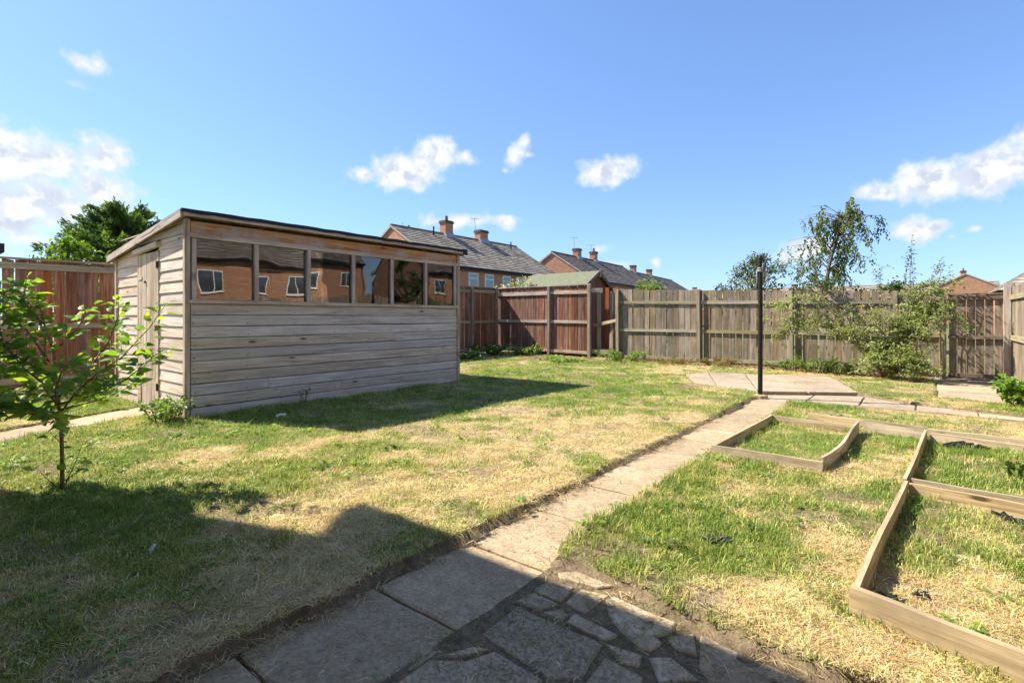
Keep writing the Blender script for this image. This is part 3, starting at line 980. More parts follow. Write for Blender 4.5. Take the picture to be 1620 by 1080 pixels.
# ------------------------------------------------------------------ fences and gate
def fence_along(name, label, org, yaw, length, boards, rails, posts, mb, mr, mp, pitch=.155, bw=.143, gap_seed=1, front=-1, topf=None, z0=.06, cap=None):
    """local X runs along the fence, local Y is depth; `front` is the side carrying rails and posts"""
    f = empty(name, org, label, 'fence', None, yaw)
    r = random.Random(gap_seed)
    x = pitch/2
    H0 = 1.8
    var = board_variants('board', bw, H0, .019, mb, 7, gap_seed)
    while x < length-pitch*.3:
        H = topf(x)+r.uniform(-.008, .008)
        zb = z0+r.uniform(-.02, .02)
        o = link('board', r.choice(var), None, f, (x+r.uniform(-.005, .005), r.uniform(-.003, .003), zb), (0, 0, r.uniform(-.02, .02)))
        o.scale = (r.uniform(.95, 1.03), 1, (H-zb)/H0)
        o.rotation_euler[1] = r.uniform(-.006, .006)
        x += pitch*r.uniform(.97, 1.03)
    for (za, zb, hh) in rails:
        px = [0]+[p for p in posts if 0.05 < p < length-.05]+[length]
        for a, b_ in zip(px[:-1], px[1:]):
            f2 = lambda q: za+(zb-za)*q/length
            o = bar('rail', (a+.01, front*.030, f2(a)+r.uniform(-.008, .008)), (b_-.01, front*.030, f2(b_)+r.uniform(-.008, .008)), .036, hh, mr, f)
    for p in posts:
        b = MB()
        hh = topf(p)+r.uniform(-.02, .03)
        v = boxv(-.04, -.045, -.3, .04, .045, hh)
        b.v = [(x_+(r.uniform(-.006, .006) if z_ > 0 else 0), y_+(front*.028 if z_ > 0 and y_*front > 0 else 0)*0, z_-(.012 if (z_ > 0 and y_*front > 0) else 0)) for (x_, y_, z_) in v]
        b.f = list(BOXF)
        b.build('post', mp, f, loc=(p, front*.062, 0), rot=(r.uniform(-.006, .006), r.uniform(-.008, .008), 0))
    if cap:
        bar('capping', (0, front*.012, cap), (length, front*.012, cap+topf(length)-topf(0)), .075, .03, mr, f)
    return f

# main run of the back fence (X -6.62 .. .36)
bx0 = -6.64
fence_along('wooden_fence', 'grey weathered vertical-board fence behind the clothes post and shrub', (bx0, FY, 0), 0, 6.98, None,
            [(1.615, 1.50, .075), (.853, .845, .075), (.115, .16, .08)], [.04, 2.28, 4.35, 6.24, 6.96], M['fence_z'], M['fence_x'], M['post_z'],
            pitch=.157, bw=.141, gap_seed=3, topf=lambda x: 1.985-.275*(x/6.98)**.9)
# stained section (X -11.05 .. -7.5)
fence_along('wooden_fence', 'red-brown stained board fence with pale rails in the far corner', (FX0, FY, 0), 0, 3.56, None,
            [(1.955, 1.945, .10), (1.09, 1.06, .085), (.22, .17, .09)], [2.12, 3.54], M['red_z'], M['redpale_x'], M['redpost_z'],
            pitch=.108, bw=.102, gap_seed=5, topf=lambda x: 2.15, z0=.12, cap=2.165)
# side fence behind the shed (along Y)
fence_along('wooden_fence', 'long dark red-brown board fence running behind the shed', (FX0, -.1, 0), R(90), 13.1, None,
            [(2.0, 2.03, .10), (1.06, 1.06, .085), (.20, .20, .09)], [1.2, 3.0, 4.8, 6.6, 8.4, 10.2, 11.85, 13.04], M['red_z'], M['redpost_z'].copy() if False else M['fence_x'], M['redpost_z'],
            pitch=.150, bw=.146, gap_seed=8, topf=lambda x: 2.10+.05*x/13, z0=.10, cap=2.115)
# boundary fence on the other side (along Y, mostly out of frame)
fence_along('wooden_fence', 'pale board fence beside the gate with orange lichen on its posts', (FX1+.03, -.1, 0), R(90), 12.75, None,
            [(1.55, 1.55, .08), (.85, .85, .08), (.15, .15, .08)], [.3, 2.2, 4.1, 6.0, 7.9, 9.75, 12.55], M['fence_z'], M['fence_x'], M['lichen_z'],
            pitch=.158, bw=.141, gap_seed=9, front=1, topf=lambda x: 1.78+.06*math.sin(x*2.0))


def build_return():
    f = empty('fence_return', (-7.5, FY, 0), 'short patched fence return with a broken stump between the grey and stained runs', 'fence')
    va = board_variants('board', .15, 1.8, .02, M['post_z'], 2, 91)
    vb = board_variants('board', .15, 1.8, .02, M['redshed'], 3, 92)
    link('board', va[0], None, f, (.21, .12, .12)).scale = (.9, 1, 1.06)
    link('board', vb[0], None, f, (.38, .30, .12)).scale = (.8, 1, 1.08)
    link('board', va[1], None, f, (.50, .34, .12)).scale = (.7, 1, .98)
    link('board', vb[1], None, f, (.62, .36, .12)).scale = (1, 1, 1.07)
    link('board', vb[2], None, f, (.78, .38, .12)).scale = (1, 1, 1.05)
    bar('rail', (.04, -.02, 1.98), (.36, .06, 1.98), .04, .13, M['redpale_x'], f)
    bar('rail', (.04, .05, .98), (.35, .1, .98), .05, .09, M['gate_x'], f)
    bar('rail', (.33, .06, 1.02), (.84, -.02, 1.12), .05, .085, M['redpale_x'], f)
    bar('rail', (.05, .03, .22), (.60, .03, .22), .05, .12, M['fence_x'], f)
    b = MB(); b.hexa([(-.05, -.05, -.2), (.06, -.05, -.2), (.06, .05, -.2), (-.05, .05, -.2), (-.045, -.05, .72), (.06, -.05, .86), (.055, .05, .9), (-.04, .05, .78)])
    b.build('stump', M['gate_z'], f, loc=(.70, -.05, 0))
    b = MB(); b.box(-.04, -.02, 0, .04, .02, 1.8); b.build('board', M['fence_z'], f, loc=(.83, .02, .03))
build_return()


def build_gate():
    y = FY-.32
    g = empty('garden_gate', (.40, y, 0), 'low dark weathered board gate between two square posts', 'gate')
    W = .76
    var = board_variants('board', .118, 1.8, .02, M['gate_z'], 5, 31)
    for i in range(6):
        o = link('board', var[i % 5], None, g, (.07+i*.126, 0, .07))
        o.scale = (1, 1, (1.60-.07+random.uniform(-.02, .02))/1.8)
    for z in (1.555, .83, .12):
        bar('ledge', (0, -.032, z), (W+.04, -.032, z+.012), .04, .065, M['gate_x'], g)
    bar('top_cap', (-.02, -.01, 1.625), (W+.02, -.01, 1.632), .06, .03, M['gate_x'], g)
    b = MB(); b.box(-.05, -.05, -.2, .05, .05, 1.60); b.build('gate_post', M['post_z'], g, loc=(-.075, -.02, 0))
    b = MB(); b.box(-.055, -.05, -.2, .055, .05, 1.74); b.build('gate_post', M['post_z'], g, loc=(W+.08, -.02, 0))
    b = MB(); b.tube([(W+.10, -.10, .72), (W+.15, -.09, .62)], [.03, .035], 8); b.build('latch', M['lead'], g)
build_gate()


# ------------------------------------------------------------------ clothes post
def build_post():
    s = empty('clothes_post', (-1.86, 8.22, 0), 'tall black clothes post with old line tied near the top', 'clothes post')
    b = MB()
    b.tube([(0, 0, -.2), (0, 0, .3), (.003, 0, 1.2), (.002, 0, 2.0), (0, 0, 2.09), (0, 0, 2.115)], [.033, .033, .032, .031, .031, .024], 14)
    b.build('pole', M['pole'], s, True)
    b = MB()
    for z in (1.88, 1.90, 1.925):
        pts = [(.037*math.cos(a*math.pi/6), .037*math.sin(a*math.pi/6), z+.006*math.sin(a)) for a in range(13)]
        b.tube(pts, [.006]*13, 5)
    b.tube([(-.038, -.02, 1.90), (-.05, -.025, 1.80), (-.047, -.02, 1.72), (-.055, -.02, 1.65), (-.048, -.02, 1.60)], [.006, .005, .005, .005, .006], 5)
    b.tube([(.03, -.03, 1.93), (.045, -.03, 1.97), (.04, -.02, 2.0)], [.005]*3, 5)
    b.build('line', M['rope'], s, True)
    b = MB(); b.box(-.012, -.075, 1.42, .012, -.03, 1.45); b.box(-.01, -.078, 1.36, .01, -.062, 1.51); b.build('cleat', M['iron'], s)
    b = MB(); b.tube([(0, 0, -.05), (0, 0, .05), (0, 0, .062)], [.11, .10, .06], 12); b.build('concrete_collar', M['concrete'], s)
    b = MB()
    for z in (2.02, 2.06):
        b.tube([(0, 0, z), (0, 0, z+.012)], [.039, .039], 14)
    b.build('collar', M['iron'], s, True)
build_post()


# ------------------------------------------------------------------ raised beds
def bed_board(p0, p1, h, m, parent, org, bow=0.0, th=.021, zb=0.0, drop=0.0):
    """board standing on edge from p0 to p1, optional sideways bow"""
    p0 = Vector((*p0, 0)); p1 = Vector((*p1, 0))
    L = (p1-p0).length
    n = 8
    b = MB()
    for i in range(n+1):
        t = i/n
        y = bow*math.sin(math.pi*t) + bow*.5*math.sin(2*math.pi*t)
        zt = h-drop*t+random.uniform(-.002, .002)
        b.v += [(L*t, y-th/2, -.05), (L*t, y+th/2, -.05), (L*t, y+th/2, zt), (L*t, y-th/2, zt)]
    for i in range(n):
        for k in range(4):
            k2 = (k+1) % 4
            b.f.append((i*4+k, (i+1)*4+k, (i+1)*4+k2, i*4+k2))
    b.f.append((0, 1, 2, 3)); b.f.append((n*4+3, n*4+2, n*4+1, n*4))
    o = b.build('board', m, parent)
    o.location = p0-Vector(org)+Vector((0, 0, zb)); d = p1-p0
    o.rotation_euler = (0, 0, math.atan2(d.y, d.x))
    return o

B = M['bed_x']
o1 = (-.95, 5.36, 0)
b1 = empty('raised_bed', o1, 'small timber-edged raised bed of grass beside the path', 'raised bed', 'raised timber beds')
bed_board((-1.39, 4.46), (-.575, 4.46), .118, B, b1, o1)
bed_board((-1.375, 4.475), (-1.30, 6.26), .115, B, b1, o1)
bed_board((-1.30, 6.275), (-.60, 6.25), .105, B, b1, o1)
bed_board((-.585, 4.475), (-.50, 6.27), .145, B, b1, o1, bow=-.03)
o2 = (-.1, 6.55, 0)
b2 = empty('raised_bed', o2, 'long narrow timber edging across the grass in front of the cross path', 'raised bed', 'raised timber beds')
bed_board((-1.0, 6.62), (.02, 6.47), .12, B, b2, o2)
bed_board((.025, 6.47), (1.15, 6.40), .11, B, b2, o2)
bed_board((-.46, 6.40), (.04, 6.29), .15, B, b2, o2)
bed_board((-.95, 7.90), (.35, 7.92), .07, B, b2, o2)
bed_board((.36, 7.92), (1.15, 7.90), .065, B, b2, o2)
o3 = (.45, 3.2, 0)
b3 = empty('raised_bed', o3, 'large timber-edged bed of dry grass nearest the house', 'raised bed', 'raised timber beds')
bed_board((-.215, 2.40), (.95, 2.05), .15, B, b3, o3, th=.03)
bed_board((-.20, 2.415), (-.075, 4.20), .14, B, b3, o3, bow=.004)
bed_board((-.06, 4.22), (1.12, 4.06), .125, B, b3, o3)
bed_board((1.12, 2.0), (1.13, 4.05), .125, B, b3, o3)
o4 = (.5, 5.2, 0)
b4 = empty('raised_bed', o4, 'timber-edged bed of long grass beyond the divider board', 'raised bed', 'raised timber beds')
bed_board((-.085, 4.27), (.035, 6.26), .135, B, b4, o4, bow=-.004)
bed_board((-.05, 4.36), (1.12, 4.25), .12, B, b4, o4)
bed_board((.07, 6.21), (1.12, 5.98), .12, B, b4, o4)
bed_board((1.135, 4.26), (1.145, 5.97), .12, B, b4, o4)


def rag(name, label, x, y, sx, sy, m, seed, h=.03):
    """crumpled scrap of sheet"""
    r = random.Random(seed); n = 7
    b = MB()
    for i in range(n):
        for j in range(n):
            b.v.append(((i/(n-1)-.5)*sx+r.uniform(-.1, .1)*sx, (j/(n-1)-.5)*sy+r.uniform(-.1, .1)*sy, r.uniform(.0, 1)*h))
    for i in range(n-1):
        for j in range(n-1):
            if r.random() < .12: continue
            a0 = i*n+j
            b.f.append((a0, a0+n, a0+n+1, a0+1))
    z = float(lawn_z(np.array([x]), np.array([y]))[0])
    o = b.build(name, m, None, loc=(x, y, z+.005), rot=(0, 0, r.uniform(0, 3)))
    tag(o, label, 'litter')
    return o
rag('plastic_sheet', 'torn black membrane in the corner of the nearest bed', -.115, 2.56, .10, .12, M['plasticb'], 1, .05)
rag('plastic_sheet', 'small curl of black membrane lying on the dry bed', .0, 2.72, .05, .06, M['plasticb'], 2, .02)
rag('plastic_sheet', 'black membrane showing along the far board of the long-grass bed', .30, 6.08, .30, .12, M['plasticb'], 3, .06)
rag('plastic_sheet', 'black membrane poking out below the divider board', .42, 4.07, .22, .06, M['plasticb'], 4, .04)
rag('plastic_sheet', 'dark membrane scrap in the middle of the green grass', -.83, 2.75, .14, .1, M['plasticb'], 5, .02)
rag('plastic_scrap', 'small white scrap lying on the shaded lawn', -2.93, .86, .016, .055, M['plasticw'], 6, .03)
rag('plastic_scrap', 'pale crumpled litter against the shed base', -5.72, 2.93, .1, .07, M['plasticw'], 8, .04)


def build_ball():
    m, g = mat('yellow_black_bands')
    tc = g.new('ShaderNodeTexCoord')
    s = g.new('ShaderNodeSeparateXYZ'); g.link(tc.outputs['Object'], s.inputs[0])
    w = g.m('SINE', g.m('MULTIPLY', g.m('ADD', s.outputs[2], g.m('MULTIPLY', s.outputs[0], .5)), 62))
    c = g.mix(g.m('GREATER_THAN', w, .25), (.55, .40, .12), (.06, .045, .03))
    g.link(c, g.b.inputs['Base Color']); g.b.inputs['Roughness'].default_value = .5
    bm = bmesh.new(); bmesh.ops.create_uvsphere(bm, u_segments=20, v_segments=12, radius=.125)
    for v in bm.verts: v.co.z *= .94; v.co *= 1+.02*math.sin(v.co.x*40)
    me = bpy.data.meshes.new('ball'); bm.to_mesh(me); bm.free(); me.materials.append(m)
    for p in me.polygons: p.use_smooth = True
    o = link('striped_ball', me, None, None, (-10.5, 11.2, .16), (.3, .2, .4))
    tag(o, 'yellow and dark striped ball lying against the side fence', 'ball')
build_ball()


# ------------------------------------------------------------------ leaves and plants
def leaf_mesh(name, P, D, U, size, asp, colr, m, fold=.25):
    """diamond leaves: P base points, D along, U up normals, all (n,3); colr (n,3)"""
    n = len(P)
    D = D/np.linalg.norm(D, axis=1, keepdims=True)
    S = np.cross(D, U); S /= (np.linalg.norm(S, axis=1, keepdims=True)+1e-9)
    Nn = np.cross(S, D)
    s = size[:, None]
    w = s*asp
    a = P
    l = P + D*s*.45 + S*w*.5 + Nn*w*fold
    r = P + D*s*.45 - S*w*.5 + Nn*w*fold
    t = P + D*s - Nn*s*.12
    V = np.stack([a, l, t, r], 1).reshape(-1, 3)
    i = np.arange(n)*4
    F = np.stack([np.stack([i, i+2, i+1], 1), np.stack([i, i+3, i+2], 1)], 1).reshape(-1, 3)
    me = bpy.data.meshes.new(name)
    me.vertices.add(len(V)); me.vertices.foreach_set('co', V.ravel())
    me.loops.add(F.size); me.loops.foreach_set('vertex_index', F.ravel())
    me.polygons.add(len(F)); me.polygons.foreach_set('loop_start', np.arange(0, F.size, 3))
    me.update(); me.validate()
    c = np.repeat(np.concatenate([colr, np.ones((n, 1))], 1), 4, 0)
    at = me.attributes.new('col', 'FLOAT_COLOR', 'POINT'); at.data.foreach_set('color', c.ravel().astype(np.float32))
    me.materials.append(m)
    return me


def rnd_dirs(n):
    d = rng.normal(size=(n, 3)); return d/np.linalg.norm(d, axis=1, keepdims=True)


def palette(n, cols, jit=.18):
    cols = np.array(cols)
    k = rng.integers(0, len(cols), n); k2 = rng.integers(0, len(cols), n)
    t = rng.random((n, 1))
    c = cols[k]*(1-t)+cols[k2]*t
    return np.clip(c*(1+rng.normal(0, jit, (n, 1))), .004, 1)


def tree(name, label, x, y, h, w, cols, nl=4000, size=.12, asp=.6, clumps=70, low=.25, seed=0, cat='tree', droop=.0, cr=.28, up=0.2, group=None, flat=1.0, z0=0.0, trunk_r=None):
    """broad tree: trunk and limbs to clump centres, leaves spread round each clump"""
    r = random.Random(seed)
    t = empty(name, (x, y, z0), label, cat, group)
    tb = MB()
    tr = trunk_r or h*.022
    pts = [(0, 0, -.2), (r.uniform(-.05, .05)*w, r.uniform(-.05, .05)*w, h*.3), (r.uniform(-.06, .06)*w, r.uniform(-.06, .06)*w, h*.62), (0, 0, h*.92)]
    tb.tube(pts, [tr, tr*.75, tr*.45, tr*.12], 7)
    C = []
    for i in range(clumps):
        for _ in range(40):
            a = r.uniform(0, 2*math.pi); rr = math.sqrt(r.uniform(.05, 1)); zz = r.uniform(low, 1)
            prof = math.sin(math.pi*min(1, max(0, (zz-low*.6)/(1.04-low*.6)))**.75)
            rad = prof*w/2*rr*r.uniform(.8, 1.08)
            break
        c = Vector((math.cos(a)*rad, math.sin(a)*rad*flat, zz*h*r.uniform(.94, 1.0)))
        C.append(c)
        st = Vector((0, 0, max(h*low*.6, c.z*r.uniform(.45, .75))))
        mid = st.lerp(c, .55)+Vector((0, 0, .06*h))
        tb.tube([tuple(st), tuple(mid), tuple(c)], [tr*.3, tr*.18, tr*.06], 4, False)
    tb.build('trunk', M['bark'], t, True)
    k = rng.integers(0, clumps, nl)
    C = np.array([tuple(c) for c in C])
    csz = rng.uniform(.6, 1.25, clumps)*w*cr*.5
    P = C[k] + rnd_dirs(nl)*(rng.random((nl, 1))**.5)*csz[k][:, None]*np.array([1, 1, .75])
    if droop: P[:, 2] -= rng.random(nl)*droop*h*rng.random(nl)
    D = rnd_dirs(nl)+np.array([0, 0, -droop*4-.1]); U = rnd_dirs(nl)*.8+np.array([0, 0, 1.0])
    base = palette(clumps, cols, .22)
    colr = base[k]*(1+rng.normal(0, .2, (nl, 1)))
    me = leaf_mesh('crown', P, D, U, size*rng.uniform(.7, 1.3, nl), asp, np.clip(colr, .005, 1), M['leaf_far'])
    link('crown', me, None, t)
    return t


G_DARK = [(.045, .075, .02), (.065, .10, .028), (.09, .13, .038)]
G_MID = [(.05, .09, .02), (.08, .13, .03), (.11, .165, .045)]
G_BRIGHT = [(.11, .19, .03), (.16, .25, .04), (.07, .13, .02)]


def conifer():
    x, y, h, w = -19.35, 4.95, 5.45, 5.0
    t = empty('conifer_tree', (x, y, 0), 'dark spreading conifer rising above the fence behind the shed', 'tree')
    tb = MB(); tb.tube([(0, 0, -.2), (0, 0, h*.45), (0, 0, h*.78)], [.17, .11, .02], 8)
    P = []; D = []; colr = []
    r = random.Random(4)
    for i in range(190):
        zz = r.uniform(.12, .97)
        a = r.uniform(0, 2*math.pi)
        prof = (1-zz)**.55*1.05 if zz > .45 else .72+.2*(zz/.45)
        L = w/2*min(prof, 1.0)*r.uniform(.6, 1.25)+.15
        d = Vector((math.cos(a), math.sin(a), r.uniform(.25, .75)+zz*.5)).normalized()
        st = Vector((0, 0, zz*h*.80))
        n = 7
        pts = [st+d*L*q/n+Vector((0, 0, -.10*L*(q/n)**2)) for q in range(n+1)]
        tb.tube([tuple(pts[0]), tuple(pts[n//2]), tuple(pts[-1])], [.025, .016, .006], 4, False)
        bc = np.array(r.choice([(.04, .075, .025), (.06, .10, .032), (.09, .14, .04), (.12, .17, .045)]))
        for q in range(1, n+1):
            p = pts[q]
            m_ = 26 if q > 2 else 14
            for _ in range(m_):
                P.append(tuple(p+Vector((r.gauss(0, .055), r.gauss(0, .055), r.gauss(0, .045)))))
                dd = d*1.0+Vector((r.gauss(0, .5), r.gauss(0, .5), r.gauss(0, .35)))
                D.append(tuple(dd)); colr.append(bc*r.uniform(.7, 1.35)*(1.0+.25*q/n))
    tb.build('trunk', M['bark'], t, True)
    n = len(P)
    me = leaf_mesh('crown', np.array(P), np.array(D), rnd_dirs(n)+np.array([0, 0, .6]), rng.uniform(.09, .2, n), .3, np.array(colr), M['leaf_far'])
    link('crown', me, None, t)
conifer()
tree('leafy_shrub', 'bright green leafy shrub peeping over the fence before the conifer', -13.9, 2.55, 2.85, 1.9, [(.15, .24, .025), (.22, .31, .04), (.08, .14, .02)], 2600, .105, .62, 46, .3, 5, 'shrub')
tree('leafy_shrub', 'low yellow-green shrub tops along the fence by the shed eaves', -12.6, 3.05, 2.35, 1.5, [(.22, .27, .03), (.28, .33, .05), (.12, .17, .02)], 1200, .085, .62, 26, .4, 6, 'shrub')
tree('broadleaf_tree', 'tree top showing over the ridge behind the nearer brick semi', -41, 33.5, 10.3, 5.6, G_MID, 2600, .32, .7, 46, .35, 7)
tree('broadleaf_tree', 'green tree top behind the second terrace roof', -44.5, 55.5, 10.7, 5.0, G_MID, 2600, .36, .7, 46, .35, 8)
tree('clipped_hedge', 'rounded bright green hedge top behind the grey back fence', -6.75, 15.2, 2.36, 2.3, [(.13, .20, .03), (.19, .26, .05), (.09, .14, .03)], 3800, .075, .6, 80, .1, 9, 'hedge', cr=.3)
tree('broadleaf_tree', 'round dark-leaved tree behind the clothes post beyond the fence', -5.5, 23.9, 3.85, 3.9, [(.09, .115, .04), (.12, .145, .05), (.14, .12, .06), (.07, .095, .03)], 3600, .12, .55, 90, .25, 10, cr=.22)
tree('garden_tree', 'small green tree below the weeping birch beyond the fence', -3.2, 25.2, 2.75, 2.8, G_BRIGHT, 1800, .13, .6, 36, .25, 12)
tree('garden_tree', 'dark green bushy growth right of the birch behind the fence', -.75, 22.5, 2.5, 2.2, G_DARK, 1600, .12, .6, 30, .25, 13)


def birch():
    x, y, h = -3.0, 23.2, 5.5
    t = empty('birch_tree', (x, y, 0), 'weeping birch with open drooping branches beyond the back fence', 'tree')
    r = random.Random(21)
    tb = MB(); P = []; D = []; C = []
    rt = Vector((math.cos(R(38.6)), math.sin(R(38.6)), 0))
    fw = Vector((-math.sin(R(38.6)), math.cos(R(38.6)), 0))
    trunk = [Vector((0, 0, -.2)), Vector((0, 0, 1.6)), rt*.25+Vector((0, 0, 3.2)), rt*.6+Vector((0, 0, 4.5)), rt*.95+Vector((0, 0, 5.3))]
    tb.tube([tuple(p) for p in trunk], [.11, .09, .06, .035, .012], 7)
    def along(ps, u):
        k = u*(len(ps)-1); i = min(int(k), len(ps)-2); return ps[i].lerp(ps[i+1], k-i)
    for i in range(62):
        u = r.uniform(.24, 1.0)
        s = along(trunk, u)
        a = r.uniform(0, 2*math.pi)
        d = (rt*math.cos(a)*1.2+fw*math.sin(a)*.9)
        L = r.uniform(.45, 1.55)*(1.25-u*.5)
        if d.dot(rt) < -.3: L *= 1.25
        tip = s+d*L+Vector((0, 0, r.uniform(.1, .55)))
        if r.random() < .12: tip = s+d*L*1.1+Vector((0, 0, -.2))
        mid = s.lerp(tip, .55)+Vector((0, 0, .22))
        tb.tube([tuple(s), tuple(mid), tuple(tip)], [.022, .014, .005], 4, False)
        bc = np.array(r.choice([(.08, .11, .03), (.11, .145, .04), (.14, .175, .05), (.06, .09, .028), (.17, .19, .06)]))
        for q in range(r.randint(3, 6)):                       # hanging strands
            uu = r.uniform(.3, 1.0)
            p = (s.lerp(mid, uu*2) if uu < .5 else mid.lerp(tip, uu*2-1))
            hl = r.uniform(.2, 1.0)*(1.0 if u > .6 else .7)
            sw = Vector((r.gauss(0, .14), r.gauss(0, .14), 0))
            n = int(9+hl*24)
            for k in range(n):
                f = k/n
                pp = p+sw*f*1.5+Vector((r.gauss(0, .045), r.gauss(0, .045), -hl*f+r.gauss(0, .03)))
                P.append(tuple(pp)); D.append((r.gauss(0, .5), r.gauss(0, .5), -1)); C.append(bc*r.uniform(.65, 1.45))
    tb.build('trunk', M['bark'], t, True)
    n = len(P)
    me = leaf_mesh('crown', np.array(P), np.array(D), rnd_dirs(n), rng.uniform(.07, .13, n), .62, np.array(C), M['leaf_far'])
    link('crown', me, None, t)
birch()


def stems_plant(name, label, x, y, stems, cols, size, asp=.5, per=16, seed=0, cat='plant', spread=.03, bare_frac=.1, rad=.012, group=None, m='leaf', twig='twig', side=0, sl=.2, z0=None):
    """stems: list of point lists (local); leaves are set along each, with optional side twigs"""
    r = random.Random(seed)
    if z0 is None: z0 = float(lawn_z(np.array([x]), np.array([y]))[0])-.01
    t = empty(name, (x, y, z0), label, cat, group)
    tb = MB(); P = []; D = []; C = []
    def leafup(pts, per_m, sc=1.0, b0=bare_frac):
        L = sum((pts[i+1]-pts[i]).length for i in range(len(pts)-1))
        n = max(3, int(L*per_m))
        bc = np.array(r.choice(cols))
        for k in range(n):
            u = b0+(1-b0)*(k+r.random())/n
            kk = min(u, .999)*(len(pts)-1); i = int(kk)
            p = pts[i].lerp(pts[i+1], kk-i)
            ax = (pts[i+1]-pts[i]).normalized()
            sd = Vector((r.gauss(0, 1), r.gauss(0, 1), r.gauss(0, .6))).normalized()
            P.append(tuple(p+sd*r.random()*spread)); D.append(tuple(sd*1.0+ax*.5+Vector((0, 0, -.1)))); C.append((bc*.6+.4*np.array(r.choice(cols)))*r.uniform(.75, 1.3))
    for pts in stems:
        pts = [Vector(p) for p in pts]
        n = len(pts)
        tb.tube([tuple(p) for p in pts], [rad*(1-.75*i/(n-1)) for i in range(n)], 5, False)
        leafup(pts, per)
        for q in range(side):
            u = r.uniform(.25, 1)*(n-1); i = min(int(u), n-2); p = pts[i].lerp(pts[i+1], u-i)
            d = Vector((r.gauss(0, 1), r.gauss(0, 1), r.gauss(0.1, .5))).normalized()
            L = sl*r.uniform(.5, 1.4)
            tw = [p, p+d*L*.5+Vector((0, 0, .02)), p+d*L+Vector((0, 0, -.05*L))]
            tb.tube([tuple(v) for v in tw], [rad*.35, rad*.25, rad*.1], 4, False)
            leafup(tw, per*1.15, 1, 0)
    tb.build('stem', M[twig], t, True)
    n = len(P)
    me = leaf_mesh('foliage', np.array(P), np.array(D), rnd_dirs(n)*.7+np.array([0, 0, 1.]), size*rng.uniform(.6, 1.3, n), asp, np.clip(np.array(C), .005, 1), M[m])
    link('foliage', me, None, t)
    return t


def arch(r, p0, yaw, L, rise, drop, n=7, wob=.03):
    d = Vector((math.cos(yaw), math.sin(yaw), 0))
    pts = []
    for i in range(n):
        u = i/(n-1)
        pts.append(Vector(p0)+d*L*u+Vector((r.gauss(0, wob), r.gauss(0, wob), rise*math.sin(min(u*1.35, 1.6))-drop*u**3)) if i else Vector(p0))
    return pts


def cotoneaster():
    r = random.Random(77)
    st = []
    def curve(pts, jit=.03):
        return [Vector(p)+(Vector((r.gauss(0, jit), r.gauss(0, jit), r.gauss(0, jit))) if i else Vector()) for i, p in enumerate(pts)]
    # main bulk: a fan from the root, leaning to both sides; local origin at (-.55, 12.1)
    for i in range(20):
        a = r.uniform(-1.0, .7)
        st.append(curve([(0, 0, 0), (a*.35, -.1+r.uniform(-.1, .1), .45), (a*.8, -.2+r.uniform(-.2, .15), .85+r.uniform(-.1, .2)), (a*1.25, -.25+r.uniform(-.2, .2), 1.1+r.uniform(-.25, .35))]))
    for i in range(13):                                       # low mound at the foot
        a = r.uniform(-.5, .6)
        st.append(curve([(.1, 0, .05), (.15+a*.4, -.25, .35+r.uniform(-.1, .1)), (.15+a*.8, -.45, .42+r.uniform(-.2, .15)), (.2+a, -.6, .25+r.uniform(-.15, .15))]))
    for i in range(8):                                        # long arms reaching across the fence
        z = r.uniform(.9, 1.6)
        st.append(curve([(-.1, 0, .3), (-.5, -.1, .8), (-1.0, -.15, z), (-1.5, -.2, z+.02), (-1.95+r.uniform(-.2, .2), -.22, z-.1+r.uniform(-.15, .15))]))
    for i in range(11):                                       # upper right mass by the gate
        z = r.uniform(1.2, 1.85)
        st.append(curve([(.1, 0, .3), (.3, -.05, .9), (.5+r.uniform(-.1, .1), -.1, z-.1), (.75+r.uniform(-.2, .2), -.2, z+.05), (1.0+r.uniform(-.3, .15), -.25, z-.05+r.uniform(-.25, .1))]))
    st.append(curve([(.7, -.2, 1.5), (.95, -.25, 1.42), (1.12, -.27, 1.15), (1.18, -.28, .95)]))
    V = [(.22, .27, .10), (.30, .33, .14), (.38, .39, .21), (.15, .20, .06), (.46, .46, .29), (.20, .26, .12)]
    stems_plant('cotoneaster_shrub', 'sprawling variegated shrub trained along the back fence beside the gate', -.55, 12.2, st, V, .050, .58, 72, 5, 'shrub', .055, .12, .011, side=11, sl=.26)
    up = []
    for (dx, hh, le) in ((.0, 2.78, .05), (.10, 2.5, -.08), (-.12, 2.35, .12), (.20, 2.3, .28), (-.45, 2.2, .0), (.3, 2.05, .3), (-.3, 2.15, -.28), (.05, 2.2, .45)):
        up.append([(dx*.5, 0, .4), (dx*.8, .02, 1.2), (dx+le*.4, .03, (1.2+hh)/2), (dx+le, .05, hh)])
    stems_plant('whip_shoots', 'thin upright leafy shoots standing above the fence near the gate', -.18, 12.45, up, [(.07, .095, .03), (.10, .12, .04), (.15, .15, .05)], .05, .5, 30, 6, 'shrub', .03, .45, .008, side=3, sl=.18)
    up = [[(0, 0, .6), (-.15, .02, 1.2), (-.42, .05, 1.75), (-.6, .05, 2.1), (-.95, .08, 2.45)], [(-.2, 0, 1.3), (-.55, 0, 1.9), (-.9, 0, 2.25), (-1.35, 0, 2.42)], [(-.3, 0, 1.6), (-.5, .1, 2.05), (-.62, .1, 2.4)]]
    stems_plant('bramble_arms', 'long sparse arching stems crossing the birch above the fence', -1.25, 12.7, up, [(.10, .12, .035), (.15, .16, .05), (.20, .19, .07)], .055, .55, 46, 8, 'shrub', .05, .3, .011, side=6, sl=.25)
cotoneaster()


